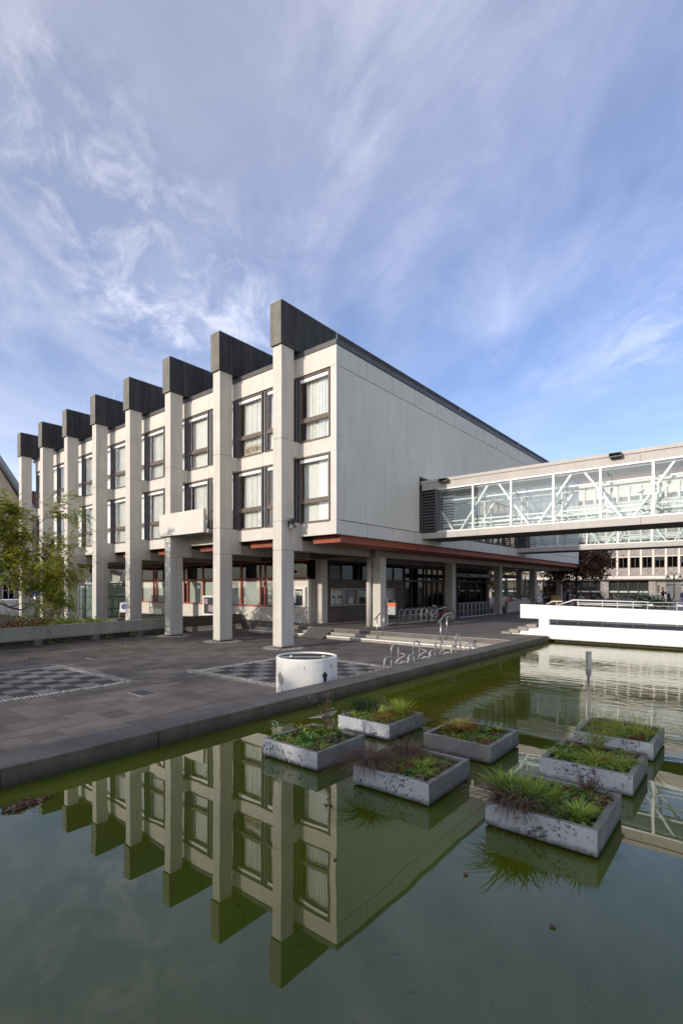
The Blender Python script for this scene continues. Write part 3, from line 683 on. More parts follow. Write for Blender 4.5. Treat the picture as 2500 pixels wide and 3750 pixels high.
# lightning rods
for k, (x, y_, z) in enumerate(((1.95, 1.10, 12.18), (.0, .95, 13.92), (-3.94, 1.1, 13.92), (-7.88, 1.1, 13.92), (-11.8, 1.1, 13.92), (-15.8, 1.1, 13.92), (-19.7, 1.1, 13.92), (1.9, 11.9, 12.18), (1.9, 21.0, 12.18))):
    lab = ['lightning rod on the roof corner of the end wall', 'lightning rod on the first and tallest looking roof fin', 'lightning rod on the second roof fin from the corner', 'lightning rod on the third roof fin above the balcony', 'lightning rod on the fourth roof fin', 'lightning rod on the fifth roof fin', 'lightning rod on the sixth roof fin', 'lightning rod on the end wall coping halfway back', 'lightning rod far back on the end wall coping'][k]
    tag(MB().tube([(x,y_,z-.05),(x+.01,y_,z+.75)], [.012,.006], 6).build('lightning_rod', M['galv']), lab, 'lightning rod', 'thin rods on the roof')
# ================================================================== glazed skybridges
def skybridge(y0, y1, lab, lod):
    t = thing('glazed_skybridge', lab, 'skybridge', (1.9, y0, 0), group='glazed bridges leaving the end wall')
    X1 = 30.0; D = y1-y0; ox = 1.9
    for a, b in ((.08, 2.98-0), (2.98, 9.42), (9.42, 15.4), (15.4, X1)):
        MB().box(a+.004, b-.004, -.01, .10, 4.81, 5.09).build('deck_cladding', M['panelmetal'], t, bevel=.006)
        MB().box(a+.004, b-.004, -.005, .10, 7.17, 7.485).build('roof_cladding', M['panelmetal'], t, bevel=.006)
    MB().box(.04, X1, -.05, .05, 7.50, 7.64).build('roof_edge', M['panelmetal'], t, bevel=.006)
    MB().box(.04, X1, D-.05, D+.05, 7.17, 7.64).box(.04, X1, D-.1, D+.01, 4.81, 5.09).build('rear_cladding', M['panelmetal'], t)
    MB().box(.04, X1, .10, D-.10, 5.02, 5.08).build('floor_deck', M['market'], t)
    MB().box(.04, X1, .0, D, 7.44, 7.60).build('roof_slab', M['white'], t)
    pl = MB()
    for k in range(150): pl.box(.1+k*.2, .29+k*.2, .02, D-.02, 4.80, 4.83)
    pl.build('underside_boards', M['under'], t, kind='stuff')
    # louvred end beside the wall
    MB().box(-.05, .06, -.003, .09, 5.09, 7.17).box(.82, .97, -.004, .09, 5.09, 7.17).build('louvre_frame', M['greymetal'], t)
    sl = MB().box(.06, .82, 0, .07, 0, .05).mesh('louvre_slat', M['greymetal'])
    for k in range(14):
        o = link('louvre_slat', sl, t); o.location.z = 5.17+k*.142
        o = link('louvre_slat', sl, t); o.location = (0, D-.08, 5.17+k*.142)
    # posts, glass, rails
    posts = [.97+1.77*k for k in range(17)]
    pm = MB().box(-.045, .045, -.012, .06, 5.09, 7.17).mesh('mullion', M['whitemetal'])
    gm = MB().box(.045, 1.725, .02, .028, 5.14, 7.12).mesh('glass_pane', M['glassb'])
    for side in (0, 1):
        for k, x in enumerate(posts):
            if k: o = link('mullion', pm, t); o.location = (x, 0 if not side else D-.05, 0)
            if k < 16: o = link('glass_pane', gm, t); o.location = (x, 0 if not side else D-.05, 0)
        yy = .0 if not side else D-.06
        MB().box(.97, X1, yy-.008, yy+.06, 5.09, 5.15).build('sill_rail', M['whitemetal'], t); MB().box(.97, X1, yy-.008, yy+.06, 7.11, 7.172).build('head_rail', M['whitemetal'], t)
    for side in (0, 1):
        yy = .20 if not side else D-.22
        for k in range(8):
            c = 1.87+3.54*k
            MB().bar((c-.78+.0, yy, 6.05) if k == 0 else (c-1.57, yy, 7.15), (c-.20, yy, 5.16), .085, .085, up=(0,1,0)).build('brace', M['whitemetal'], t)
            MB().bar((c+.20, yy, 5.16), (c+1.57, yy, 7.15), .085, .085, up=(0,1,0)).build('brace', M['whitemetal'], t)
        for z, w in ((6.62, .07), (5.62, .06), (5.42, .05)):
            y2 = .42 if not side else D-.44
            MB().bar((1.05, y2, z), (X1, y2, z), .05, w).build('inner_rail', M['whitemetal'], t)
        MB().bar((.95, yy, 7.10), (X1, yy, 7.10), .09, .10).build('truss_chord', M['whitemetal'], t)
        for k in range(14): MB().box(2.6+k*1.77, 2.66+k*1.77, (.42 if not side else D-.44)-.02, (.42 if not side else D-.44)+.02, 5.08, 6.62).build('rail_post', M['whitemetal'], t)
    for x in lod:
        g = MB(); g.box(x, x+.42, -.30, 0, 7.42, 7.445).box(x, x+.42, -.30, 0, 7.56, 7.575).box(x, x+.012, -.30, 0, 7.445, 7.56).box(x+.408, x+.42, -.30, 0, 7.445, 7.56); g.build('gutter_spout', M['greymetal'], t)
    return t
b1 = skybridge(7.57, 9.60, 'glazed skybridge in front, white diagonal braces and bird stickers', (1.15, 8.40))
b2 = skybridge(20.38, 22.25, 'second glazed skybridge farther back, seen below the front one', ())
def bird(mb, x, z, s, rot, y=-.0):
    P = [(-1,.25),(-.72,.42),(-.35,.28),(-.12,.18),(0,.30),(.10,.18),(.35,.26),(.75,.38),(1,.18),(.72,.12),(.38,.02),(.16,-.05),(.14,-.28),(.22,-.48),(0,-.42),(-.20,-.50),(-.12,-.26),(-.15,-.05),(-.42,.06),(-.75,.20)]
    c, s_ = math.cos(rot)*s, math.sin(rot)*s
    mb.prism([(x+p[0]*c-p[1]*s_, y, z+p[0]*s_+p[1]*c) for p in P], (0, .002, 0))
for x, z, s, r in ((4.85-.0, 6.45, .13, -.25), (6.55, 5.93, .17, .6), (8.35, 6.80, .16, -.7), (9.45, 6.02, .14, .45), (11.1, 5.98, .16, .05), (4.65, 5.5, .10, .3)):
    mb = MB(); bird(mb, x, z, s, r, .014); o = mb.build('bird_sticker', M['black'], b1)
for x, z, s, r in ((5.3, 5.9, .14, .4), (7.6, 5.75, .14, .6), (9.2, 5.9, .14, -.3)):
    mb = MB(); bird(mb, x, z, s, r, .014); mb.build('bird_sticker', M['black'], b2)
# ================================================================== planters in the pool
rs = random.Random(11)
def blades(mb, c, n, h, spread, droop, w=.006, m=0, lean=(0,0), rnd=rs, h_var=.35):
    for _ in range(n):
        a = rnd.uniform(0, 2*math.pi); L_ = h*rnd.uniform(1-h_var, 1+h_var); r0 = spread*.35*math.sqrt(rnd.random())
        tilt = rnd.uniform(.05, 1)*spread/h*1.0; d = Vector((math.cos(a), math.sin(a), 0)); b = Vector(c)+d*r0
        s = Vector((-d.y, d.x, 0))*w*rnd.uniform(.6, 1.4); pts = []
        for k in range(5):
            t = k/4; out = tilt*t + droop*t*t*rnd.uniform(.7, 1.1); up = t - droop*.75*t*t*t
            pts.append(b + d*(out*L_) + Vector((lean[0]*t*t*L_, lean[1]*t*t*L_, up*L_)))
        o = len(mb.v)
        for k, p in enumerate(pts):
            q = s*(1-(k/4)**1.6)
            mb.v += [tuple(p-q), tuple(p+q)]
        for k in range(4): mb.f.append((o+2*k, o+2*k+1, o+2*k+3, o+2*k+2)); mb.m.append(m)
def leaf_disc(mb, c, r, nrm, m=0, lobes=0, rnd=rs):
    n = Vector(nrm).normalized(); u = n.cross(Vector((.3,.9,.1))).normalized(); v = n.cross(u); k = 9; c = Vector(c)
    vs = [c-n*r*.18]
    for j in range(k):
        t = 2*math.pi*j/k; rr = r*(1+.12*math.sin(t*3+lobes)) ; vs.append(c+(u*math.cos(t)+v*math.sin(t)*.85)*rr+n*r*.06*math.sin(2*t))
    mb.add(vs, [(0, 1+j, 1+(j+1) % k) for j in range(k)], m)
def leafy(mb, c, n, rad, h, r=.035, m=0, rnd=rs):
    for _ in range(n):
        a = rnd.uniform(0, 6.283); d = rad*math.sqrt(rnd.random()); p = Vector(c)+Vector((math.cos(a)*d, math.sin(a)*d, h*rnd.uniform(.35, 1)*(1-.5*d/rad)))
        leaf_disc(mb, p, r*rnd.uniform(.6, 1.3), (math.cos(a)*.6+rnd.gauss(0,.35), math.sin(a)*.6+rnd.gauss(0,.35), 1.0), m, rnd.random()*6)
        if rnd.random() < .25: mb.tube([Vector(c)+Vector((math.cos(a)*d*.3, math.sin(a)*d*.3, 0)), p], .0025, 4, m)
def twigs(mb, c, n, h, spread, m=0, rnd=rs, leaf=.0, lm=0, thick=.0035):
    for _ in range(n):
        a = rnd.uniform(0, 6.283); p = Vector(c); d = Vector((math.cos(a)*spread*rnd.random(), math.sin(a)*spread*rnd.random(), 1)).normalized(); st = h*rnd.uniform(.6, 1.1)/6
        pts = [p]
        for k in range(6): d = (d+Vector((rnd.gauss(0,.13), rnd.gauss(0,.13), 0))).normalized(); pts.append(pts[-1]+d*st)
        mb.tube(pts, [thick*(1-.13*k) for k in range(7)], 4, m)
        if leaf:
            for k in range(2, 7):
                for _ in range(4):
                    q = pts[k]+Vector((rnd.gauss(0,.025), rnd.gauss(0,.025), rnd.gauss(0,.02))); mb.bar(pts[k], q, .0018, .0018, m); leaf_disc(mb, q, leaf*rnd.uniform(.6,1.3), (rnd.gauss(0,.6), rnd.gauss(0,.6), 1), lm)
PW = .98; PXS = (10.47, 12.01, 13.595); PYS = (-9.53, -7.95, -6.52)
LABS = {(0,0): 'square white planter nearest the pool edge wall, full of strawberry leaves', (0,1): 'square white planter close to the pool wall with a feathery green bush', (1,0): 'square planter in the middle of the front row, dry grass hanging over its corner', (1,1): 'square planter in the centre with orange tipped grass, its paint mostly worn off', (2,0): 'square white planter nearest the viewer with a big shaggy grass tussock', (2,1): 'square white planter directly behind the nearest one, wiry twigs at its back', (2,2): 'square white planter farthest right, tall thin grasses in front of the steel post'}
rim_t = .06
for (i, j), lab in LABS.items():
    cx, cy = PXS[i], PYS[j]                                       # the corner nearest the camera
    t = thing('planter', lab, 'planter', (cx, cy, .235), R(rs.uniform(-.6, .6)), group='square concrete planters standing in the pool')
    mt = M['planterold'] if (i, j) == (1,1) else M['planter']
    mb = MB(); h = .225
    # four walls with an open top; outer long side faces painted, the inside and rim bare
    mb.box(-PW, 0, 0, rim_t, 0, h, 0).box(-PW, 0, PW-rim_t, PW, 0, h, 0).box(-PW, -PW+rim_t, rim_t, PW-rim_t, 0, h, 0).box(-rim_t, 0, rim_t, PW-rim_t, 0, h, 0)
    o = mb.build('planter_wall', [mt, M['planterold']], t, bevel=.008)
    for p in o.data.polygons:
        if p.normal.z > .5 or p.normal.x > .5: p.material_index = 1
        c_ = p.center
        if -PW+.01 < c_.x < -.01 and .01 < c_.y < PW-.01 and abs(p.normal.z) < .5: p.material_index = 1
    MB().box(-PW+rim_t, -rim_t, rim_t, PW-rim_t, .0, .185).build('soil', M['soil'], t)
    MB().box(-PW+.07, -.07, .07, PW-.07, -.7, -.001).build('plinth', M['darkconc'], t)
def plant(name, lab, cat, ij, off, fill, mats, group=None):
    cx, cy = PXS[ij[0]], PYS[ij[1]]; mb = MB(); fill(mb)
    o = mb.build(name, mats, None, smooth='open'); o.location = (cx+off[0], cy+off[1], .418)
    return tag(o, lab, cat, group)
GM = [M['grass'], M['drygrass'], M['midgreen']]
def clump(mb, c, r, k, n, h, spread, droop, w, m, **kw):
    for _ in range(k):
        a = rs.uniform(0, 6.283); d = r*math.sqrt(rs.random()); blades(mb, (c[0]+math.cos(a)*d, c[1]+math.sin(a)*d, c[2]+rs.uniform(0,.03)), n, h*rs.uniform(.75, 1.2), spread*rs.uniform(.7, 1.3), droop*rs.uniform(.6, 1.4), w, m, **kw)
def f(mb):
    clump(mb, (0,.04,0), .24, 22, 34, .24, .13, .45, .006, 0); clump(mb, (0,0,0), .26, 10, 18, .26, .12, .5, .006, 2)
    clump(mb, (-.04,-.15,.02), .20, 13, 22, .24, .15, 1.25, .006, 1, lean=(-.15,-.55)); clump(mb, (-.14,.05,.02), .16, 6, 18, .24, .15, 1.2, .006, 1, lean=(-.5,-.1))
plant('grass_tussock', 'big shaggy green tussock spilling brown blades over the nearest planter', 'ornamental grass', (2,0), (-.72,.26), f, GM)
def f(mb): blades(mb, (0,0,0), 190, .17, .13, .5, .007, 0); blades(mb, (-.12,-.04,0), 110, .12, .10, .8, .006, 2)
plant('grass_tuft', 'fresh green grass tuft in the front corner of the nearest planter', 'ornamental grass', (2,0), (-.20,.24), f, GM)
def f(mb): leafy(mb, (0,0,0), 120, .26, .10, .03, 0); leafy(mb, (.05,.12,0), 26, .14, .12, .045, 0); leafy(mb, (-.05,.15,0), 22, .15, .09, .03, 1)
plant('leafy_plant', 'low broad leaved plants in the middle of the nearest planter', 'plant', (2,0), (-.38,.52), f, [M['midgreen'], M['redleaf'], M['drygrass']])
def f(mb): twigs(mb, (0,0,0), 20, .26, .9, 0, leaf=.006, lm=0)
plant('dry_stalks', 'brown seed stalks at the back edge of the nearest planter', 'plant', (2,0), (-.28,.84), f, [M['drygrass']])
def f(mb): leafy(mb, (0,0,0), 330, .43, .09, .030, 0); leafy(mb, (.25,.1,0), 26, .15, .09, .034, 1); leafy(mb, (-.1,.1,.03), 60, .3, .08, .03, 2)
plant('strawberry_plants', 'strawberry plants with a few red leaves filling the planter by the pool wall', 'plant', (0,0), (-.48,.50), f, [M['midgreen'], M['redleaf'], M['green']])
def f(mb): blades(mb, (0,0,0), 70, .17, .10, .45, .011, 0)
plant('rosette_plant', 'long leaved green rosette among the strawberry plants', 'plant', (0,0), (-.42,.30), f, [M['midgreen']])
def f(mb): twigs(mb, (0,0,0), 6, .62, .12, 0, leaf=.011, lm=0, thick=.006); twigs(mb, (.14,.0,0), 5, .42, .3, 0, leaf=.008, lm=1)
plant('seed_stalks', 'tall reddish dock stalks rising behind the strawberry planter', 'plant', (0,0), (-.62,.86), f, [M['drygrass'], M['flower']])
def f(mb): twigs(mb, (0,0,0), 7, .22, .8, 0, leaf=.008, lm=1); leafy(mb, (.05,0,0), 40, .13, .10, .022, 0)
plant('flowering_weed', 'small weed with white buds at the left corner of the strawberry planter', 'plant', (0,0), (-.90,.16), f, [M['green'], M['flower']])
def f(mb):
    for _ in range(60): twigs(mb, (rs.gauss(0,.10), rs.gauss(0,.08), 0), 1, .30, 1.3, 0, leaf=.010, lm=0, thick=.002)
plant('feathery_bush', 'dark feathery bush hanging out of the planter close to the pool wall', 'bush', (0,1), (-.84,.50), f, [M['darkgreen']])
def f(mb): blades(mb, (0,0,0), 170, .30, .15, .35, .008, 0); blades(mb, (.05,-.05,0), 40, .30, .2, .5, .006, 1)
plant('grass_tuft', 'tall yellow green grass tuft in the planter with the feathery bush', 'ornamental grass', (0,1), (-.20,.62), f, [M['grass'], M['orange']])
def f(mb): blades(mb, (0,0,0), 150, .16, .18, .9, .006, 1); leafy(mb, (-.25,.05,0), 70, .2, .08, .03, 0); blades(mb, (-.2,.2,0), 60, .2, .2, .6, .006, 2)
plant('grass_tuft', 'dry orange grasses and low leaves in front of the feathery bush', 'ornamental grass', (0,1), (-.33,.30), f, [M['midgreen'], M['orange'], M['grass']])
def f(mb): blades(mb, (0,0,0), 260, .26, .22, .75, .0055, 0); blades(mb, (0,0,0), 60, .22, .2, .4, .006, 1)
plant('orange_grass', 'orange tipped grass in the worn grey planter in the centre', 'ornamental grass', (1,1), (-.66,.42), f, [M['orange'], M['grass']])
def f(mb): leafy(mb, (0,0,0), 130, .24, .12, .036, 0); leafy(mb, (.12,.1,0), 12, .12, .12, .035, 1)
plant('strawberry_plants', 'green leaves and one red leaf on the right of the worn grey planter', 'plant', (1,1), (-.28,.42), f, [M['midgreen'], M['redleaf']])
def f(mb): blades(mb, (0,0,.02), 300, .26, .20, 1.25, .0045, 0); blades(mb, (0,-.08,.04), 160, .27, .12, 1.5, .0045, 0, (-.5,-.6)); twigs(mb, (0,.02,0), 5, .48, .25, 0, thick=.005)
plant('dead_grass', 'brown dead grass drooping over the left corner of the middle front planter', 'ornamental grass', (1,0), (-.84,.16), f, [M['drygrass']])
def f(mb): blades(mb, (0,0,.02), 280, .24, .20, 1.1, .0045, 0); twigs(mb, (0,.02,0), 6, .46, .35, 0, thick=.005)
plant('dead_grass', 'dead grass with stiff stalks at the back of the middle front planter', 'ornamental grass', (1,0), (-.70,.68), f, [M['drygrass']])
def f(mb): blades(mb, (-.3,.0,0), 80, .11, .09, .5, .006, 0); blades(mb, (.05,.12,0), 90, .11, .1, .5, .006, 0); blades(mb, (-.1,.0,0), 90, .11, .12, .6, .005, 0); leafy(mb, (-.02,-.1,0), 24, .10, .07, .034, 1); leafy(mb, (-.05,-.05,.03), 9, .07, .07, .034, 2); leafy(mb, (-.05,.1,0), 80, .3, .05, .02, 1)
plant('mixed_plants', 'short grass and a few red leaves in the middle front planter', 'plant', (1,0), (-.38,.36), f, [M['grass'], M['midgreen'], M['redleaf']])
def f(mb): blades(mb, (0,0,0), 300, .14, .26, .8, .006, 0); blades(mb, (.2,.1,0), 160, .13, .16, .7, .006, 1); leafy(mb, (-.4,.1,0), 120, .22, .10, .028, 2)
plant('grass_tuft', 'loose green grass across the planter behind the nearest one', 'ornamental grass', (2,1), (-.38,.34), f, [M['grass'], M['olive'], M['midgreen']])
def f(mb):
    for _ in range(46): twigs(mb, (rs.gauss(0,.03), rs.gauss(0,.03), 0), 1, .52, 1.2, 0, leaf=.006, lm=0, thick=.0022)
plant('wiry_shrub', 'wiry fan of thin grey green stems between the two right planters', 'shrub', (2,1), (-.55,.80), f, [M['olive']])
def f(mb): blades(mb, (0,0,0), 240, .13, .34, .7, .006, 1); leafy(mb, (.05,-.1,0), 110, .3, .08, .026, 2); leafy(mb, (.22,-.22,0), 12, .1, .08, .045, 3)
plant('mixed_plants', 'low green carpet with one purple leaf in the far right planter', 'plant', (2,2), (-.42,.42), f, [M['grass'], M['olive'], M['midgreen'], M['redleaf']])
def f(mb): blades(mb, (0,0,0), 50, .36, .30, .35, .004, 0); blades(mb, (-.35,.1,0), 26, .30, .12, .3, .004, 0); blades(mb, (.05,-.1,0), 22, .42, .5, .9, .004, 1)
plant('tall_grass', 'tall thin grass stalks at the right of the far right planter', 'ornamental grass', (2,2), (-.22,.50), f, [M['olive'], M['grass']])
CARP = {(0,0): 'low green carpet under the strawberry plants', (0,1): 'low mixed carpet below the feathery bush', (1,0): 'low weedy carpet of the middle front planter', (1,1): 'low weedy carpet of the worn grey planter', (2,0): 'low weedy carpet of the nearest planter', (2,1): 'mossy carpet of the planter behind the nearest one', (2,2): 'mossy carpet of the far right planter'}
for ij, lab in CARP.items():
    cx, cy = PXS[ij[0]], PYS[ij[1]]; mb = MB()
    for _ in range(46): 
        x, y = rs.uniform(-.41,.41), rs.uniform(-.41,.41); q = rs.random()
        if q < .45: blades(mb, (x,y,0), 26, .13, .12, .8, .0045, rs.choice((0,0,0,1,3,3)))
        else: leafy(mb, (x,y,0), 22, .10, .07, .020, rs.choice((2,2,4,4,4,3,3,5)))
    leafy(mb, (0,0,0), 420, .52, .05, .016, 4); leafy(mb, (0,0,0), 160, .5, .04, .015, 3)
    mb.v = [(max(-.405,min(.405,v[0])) if v[2] < .03 else v[0], max(-.405,min(.405,v[1])) if v[2] < .03 else v[1], v[2]) for v in mb.v]
    o = mb.build('weed_carpet', [M['grass'], M['orange'], M['midgreen'], M['drygrass'], M['green'], M['redleaf']], smooth='open', kind='stuff'); o.location = (cx-PW/2, cy+PW/2, .420); tag(o, lab, 'ground cover', 'weeds in the planters')
# floating leaves
LX, LY = 8.74, -12.14
for k, (x, y, lab) in enumerate(((12.84,-10.42,'pink leaf floating below the nearest planter'), (13.56,-10.62,'single curled leaf floating at the right bottom of the pool'), (11.15,-10.15,'cluster of two brown leaves on the reflected window'), (9.9,-8.9,'tiny leaf floating left of the strawberry planter'), (9.3,-3.4,'pale leaf on the green water near the pool wall'), (9.05,-9.6,'small red leaf close under the pool wall'), (11.9,-10.9,'dark leaf on the blue water left of the nearest planter'), (8.6,-8.3,'orange leaf beside the pool wall below the drum'))):
    mb = MB()
    for q in range(2 if k == 2 else 1): leaf_disc(mb, (q*.05, q*.02, .006), .022 if k < 4 else .018, (.2*rs.random(), .15, 1), 0)
    o = mb.build('floating_leaf', M['brownleaf'], smooth='open'); o.location = (x, y, .224); tag(o, lab, 'leaf', 'leaves floating on the pool')
mb = MB()
for _ in range(120):
    a = rs.uniform(0, 6.28); d = abs(rs.gauss(0,.62)); leaf_disc(mb, (LX+math.cos(a)*d*.10, LY+math.sin(a)*d*.26, .228+rs.random()*.02), .022*rs.uniform(.5,1.3), (rs.gauss(0,.5), rs.gauss(0,.5), 1), rs.choice((0,0,0,2,1)))
tag(mb.build('leaf_litter', [M['brownleaf'], M['redleaf'], M['drygrass']], smooth='open', kind='stuff'), 'drift of reddish dead leaves floating in the pool corner at left', 'leaf litter')
mb = MB()
for _ in range(230):
    x, y = rs.uniform(-9.3, 7.2), rs.uniform(-11.5, 3.5)
    if rs.random() < .5: x = rs.uniform(-9.3, -3)
    leaf_disc(mb, (x, y, .010), .028*rs.uniform(.5,1.2), (rs.gauss(0,.25), rs.gauss(0,.25), 1), rs.choice((0,1,2)))
tag(mb.build('fallen_leaves', [M['autumn'], M['yellow'], M['brownleaf']], smooth='open', kind='stuff'), 'thin scatter of fallen leaves on the dark plaza paving', 'fallen leaves')
# ================================================================== round white drum with painted chess men
dr = thing('chess_drum', 'round white drum painted with chess men, holding the giant pieces', 'drum', (6.45, -5.42, 0))
RD, HD = .715, .87
MB().lathe([(RD,0),(RD,HD-.015),(RD-.01,HD),(RD-.05,HD),(RD-.055,HD-.02),(RD-.055,.05)], 72).build('drum_wall', M['drum'], dr, smooth=False)
MB().lathe([(RD-.055,HD-.035),(.01,HD-.035)], 48).build('lid_panel', M['chessdark'], dr)
a0 = math.radians(-18)
mb = MB(); mb.box(-.64, .64, -.025, .025, -.05, -.02).box(-.40, -.34, -.04, .04, -.03, .01).box(.36, .42, -.04, .04, -.03, .01); o = mb.build('locking_bar', M['whitemetal'], dr); o.location = (0, 0, HD-.01); o.rotation_euler.z = math.atan2(.6318, .7752)
def decal(mb, pts, ang, z0, sx, sz):
    """flat print wrapped on the drum: pts in a unit outline"""
    n = len(pts); vs = []
    for u, v in pts:
        a = ang + u*sx/RD; vs.append(((RD+.003)*math.cos(a), (RD+.003)*math.sin(a), z0+v*sz))
    mb.add(vs, [tuple(range(n))])
cam_a = math.atan2(-14.13+5.42, 14.6-6.45)
QUEEN = [(-.42,.02),(-.42,.12),(-.30,.14),(-.22,.25),(-.18,.33),(-.22,.38),(-.18,.42),(-.40,.74),(0,1),(.40,.74),(.18,.42),(.22,.38),(.18,.33),(.22,.25),(.30,.14),(.42,.12),(.42,.02)]
BISHOP = [(-.30,0),(-.36,.10),(-.20,.28),(-.10,.36),(-.28,.48),(-.34,.62),(-.22,.66),(-.46,.70),(-.42,.82),(-.10,.92),(0,1.02),(.08,.92),(.34,.80),(.46,.66),(.40,.50),(.16,.36),(.24,.26),(.40,.12),(.34,0)]
mb = MB(); decal(mb, QUEEN, cam_a+.60, .28, .185, .31); mb.build('painted_queen', M['black'], dr, smooth='open')
mb = MB(); decal(mb, BISHOP, cam_a-1.00, .07, .30, .50); mb.build('painted_bishop', M['galv'], dr, smooth='open')
mb = MB(); decal(mb, [(-.5,0),(.5,0),(.5,1),(-.5,1)], cam_a+.87, .66, .085, .075); mb.build('sticker', M['cobble'], dr, smooth='open')
mb = MB(); decal(mb, [(-.3,0),(.3,0),(.2,.4),(.5,.6),(.3,1),(-.3,1),(-.5,.6),(-.2,.4)], cam_a-.07, .655, .022, .055); mb.build('keyhole', M['black'], dr, smooth='open')
# ================================================================== bicycle stands
def hoop_pts(w, h, r=.13, n=6):
    p = [(0,0,0), (0,0,h-r)]
    for k in range(1, n+1): a = math.pi-.5*math.pi*k/n; p.append((r+r*math.cos(a), 0, h-r+r*math.sin(a)))
    for k in range(1, n+1): a = .5*math.pi-.5*math.pi*k/n; p.append((w-r+r*math.cos(a), 0, h-r+r*math.sin(a)))
    return p + [(w,0,0)]
def pool_rack(x, y, lab):
    t = thing('bicycle_stand', lab, 'bicycle stand', (x, y, 0), R(97), group='bicycle stands along the pool wall')
    MB().tube(hoop_pts(.50, .66, .15), .028, 10).build('tall_hoop', M['galv'], t, smooth=True)
    o = MB().tube(hoop_pts(.46, .42, .14), .028, 10).build('low_hoop', M['galv'], t, smooth=True); o.location = (-.10, -.62, 0)
    for s in (0, .36):
        sp = MB().tube([(.48-.5*s, -.05-s, .40-.3*s), (.30-.4*s,-.30-s*.6,.38-.3*s), (.08,-.42-s*.5,.37-.3*s), (-.10,-.36-s*.5,.33-.3*s), (-.14,-.24-s*.5,.22), (-.04,-.16-s*.4,.12), (.2,-.10-s*.4,.10), (.44,-.12-s*.5,.10)], .010, 6).build('wheel_loop', M['whitemetal'], t, smooth=True)
    mb = MB()
    for k in range(7): mb.lathe([(.0295,.36+k*.026),(.0295,.374+k*.026)], 10)
    mb.build('worn_tape', M['blackrub'], t)
    return t
for k, (y, lab) in enumerate(((-1.05,'bicycle stand by the pool wall nearest the drum'), (.25,'second bicycle stand by the pool wall from the drum'), (1.75,'third bicycle stand by the pool wall, in front of the handrail'), (3.30,'last bicycle stand by the pool wall, at the foot of the steps'))):
    if k == 0: pr_ = pool_rack(5.92, y, lab)
    else: dup(pr_, (5.92, y, 0), R(97), lab)
o = MB().tube(hoop_pts(.46, .42, .14), .028, 10).build('bicycle_stand', M['galv'], smooth=True); o.location = (6.35, -2.05, 0); o.rotation_euler.z = R(97); tag(o, 'single low hoop of the bicycle stands closest to the drum', 'bicycle stand')
def arcade_rack(y0, n, lab, h=.80):
    t = thing('bicycle_rack', lab, 'bicycle rack', (.0, y0, .45), group='bicycle racks in the arcade')
    L_ = n*.60
    MB().tube([(0,0,.04),(0,L_,.04)], .03, 8).build('base_rail', M['galv'], t); MB().tube([(-.5,0,.03),(-.5,L_,.03)], .022, 8).build('base_rail', M['galv'], t)
    hm = MB().tube([(p[1], p[0], p[2]) for p in hoop_pts(.46, h, .15)], .024, 8).mesh('hoop', M['galv'], True)
    wm = MB().tube([(0,.46,.46),(-.22,.42,.47),(-.34,.26,.45),(-.30,.14,.36),(-.14,.10,.30),(0,.08,.30)], .012, 6).mesh('wheel_holder', M['galv'], True)
    fm = MB().box(-.5, 0, -.02, .02, 0, .012).prism([(-.30,.0,.01),(-.20,.0,.12),(-.10,0,.01)], (0,.015,0)).mesh('wheel_bracket', M['greymetal'])
    for k in range(n):
        o = link('hoop', hm, t); o.location.y = .07+k*.60
        o = link('wheel_holder', wm, t); o.location.y = .07+k*.60
        o = link('wheel_bracket', fm, t); o.location.y = .3+k*.60
    return t
arcade_rack(8.55, 7, 'lit steel bicycle rack between the bin and the parked mountain bike')
arcade_rack(15.7, 10, 'long dark bicycle rack in front of the second glazed arcade front', .95)
def wheel(parent, x, r=.335, disc=True, pale=False):
    w = MB().tube([(r*math.cos(t), 0, r+r*math.sin(t)) for t in np.linspace(0, 2*math.pi, 33)[:-1]], .026, 8, closed=True).build('wheel', M['blackrub'], parent, smooth=True); w.location.x = x
    MB().tube([((r-.03)*math.cos(t), 0, r+(r-.03)*math.sin(t)) for t in np.linspace(0, 2*math.pi, 33)[:-1]], .014, 6, closed=True).build('rim', M['galv'], w)
    mb = MB()
    for k in range(18):
        t = 2*math.pi*k/18; mb.bar((.02*math.cos(t+1), .02*(-1)**k, r+.02*math.sin(t+1)), ((r-.035)*math.cos(t), 0, r+(r-.035)*math.sin(t)), .004)
    mb.tube([(0,-.05,r),(0,.05,r)], .022, 10); mb.build('spokes', M['steel'], w)
    mb = MB().tube([(0,.03,r),(0,.034,r)], .085, 18); mb.build('brake_disc', M['steel'], w)
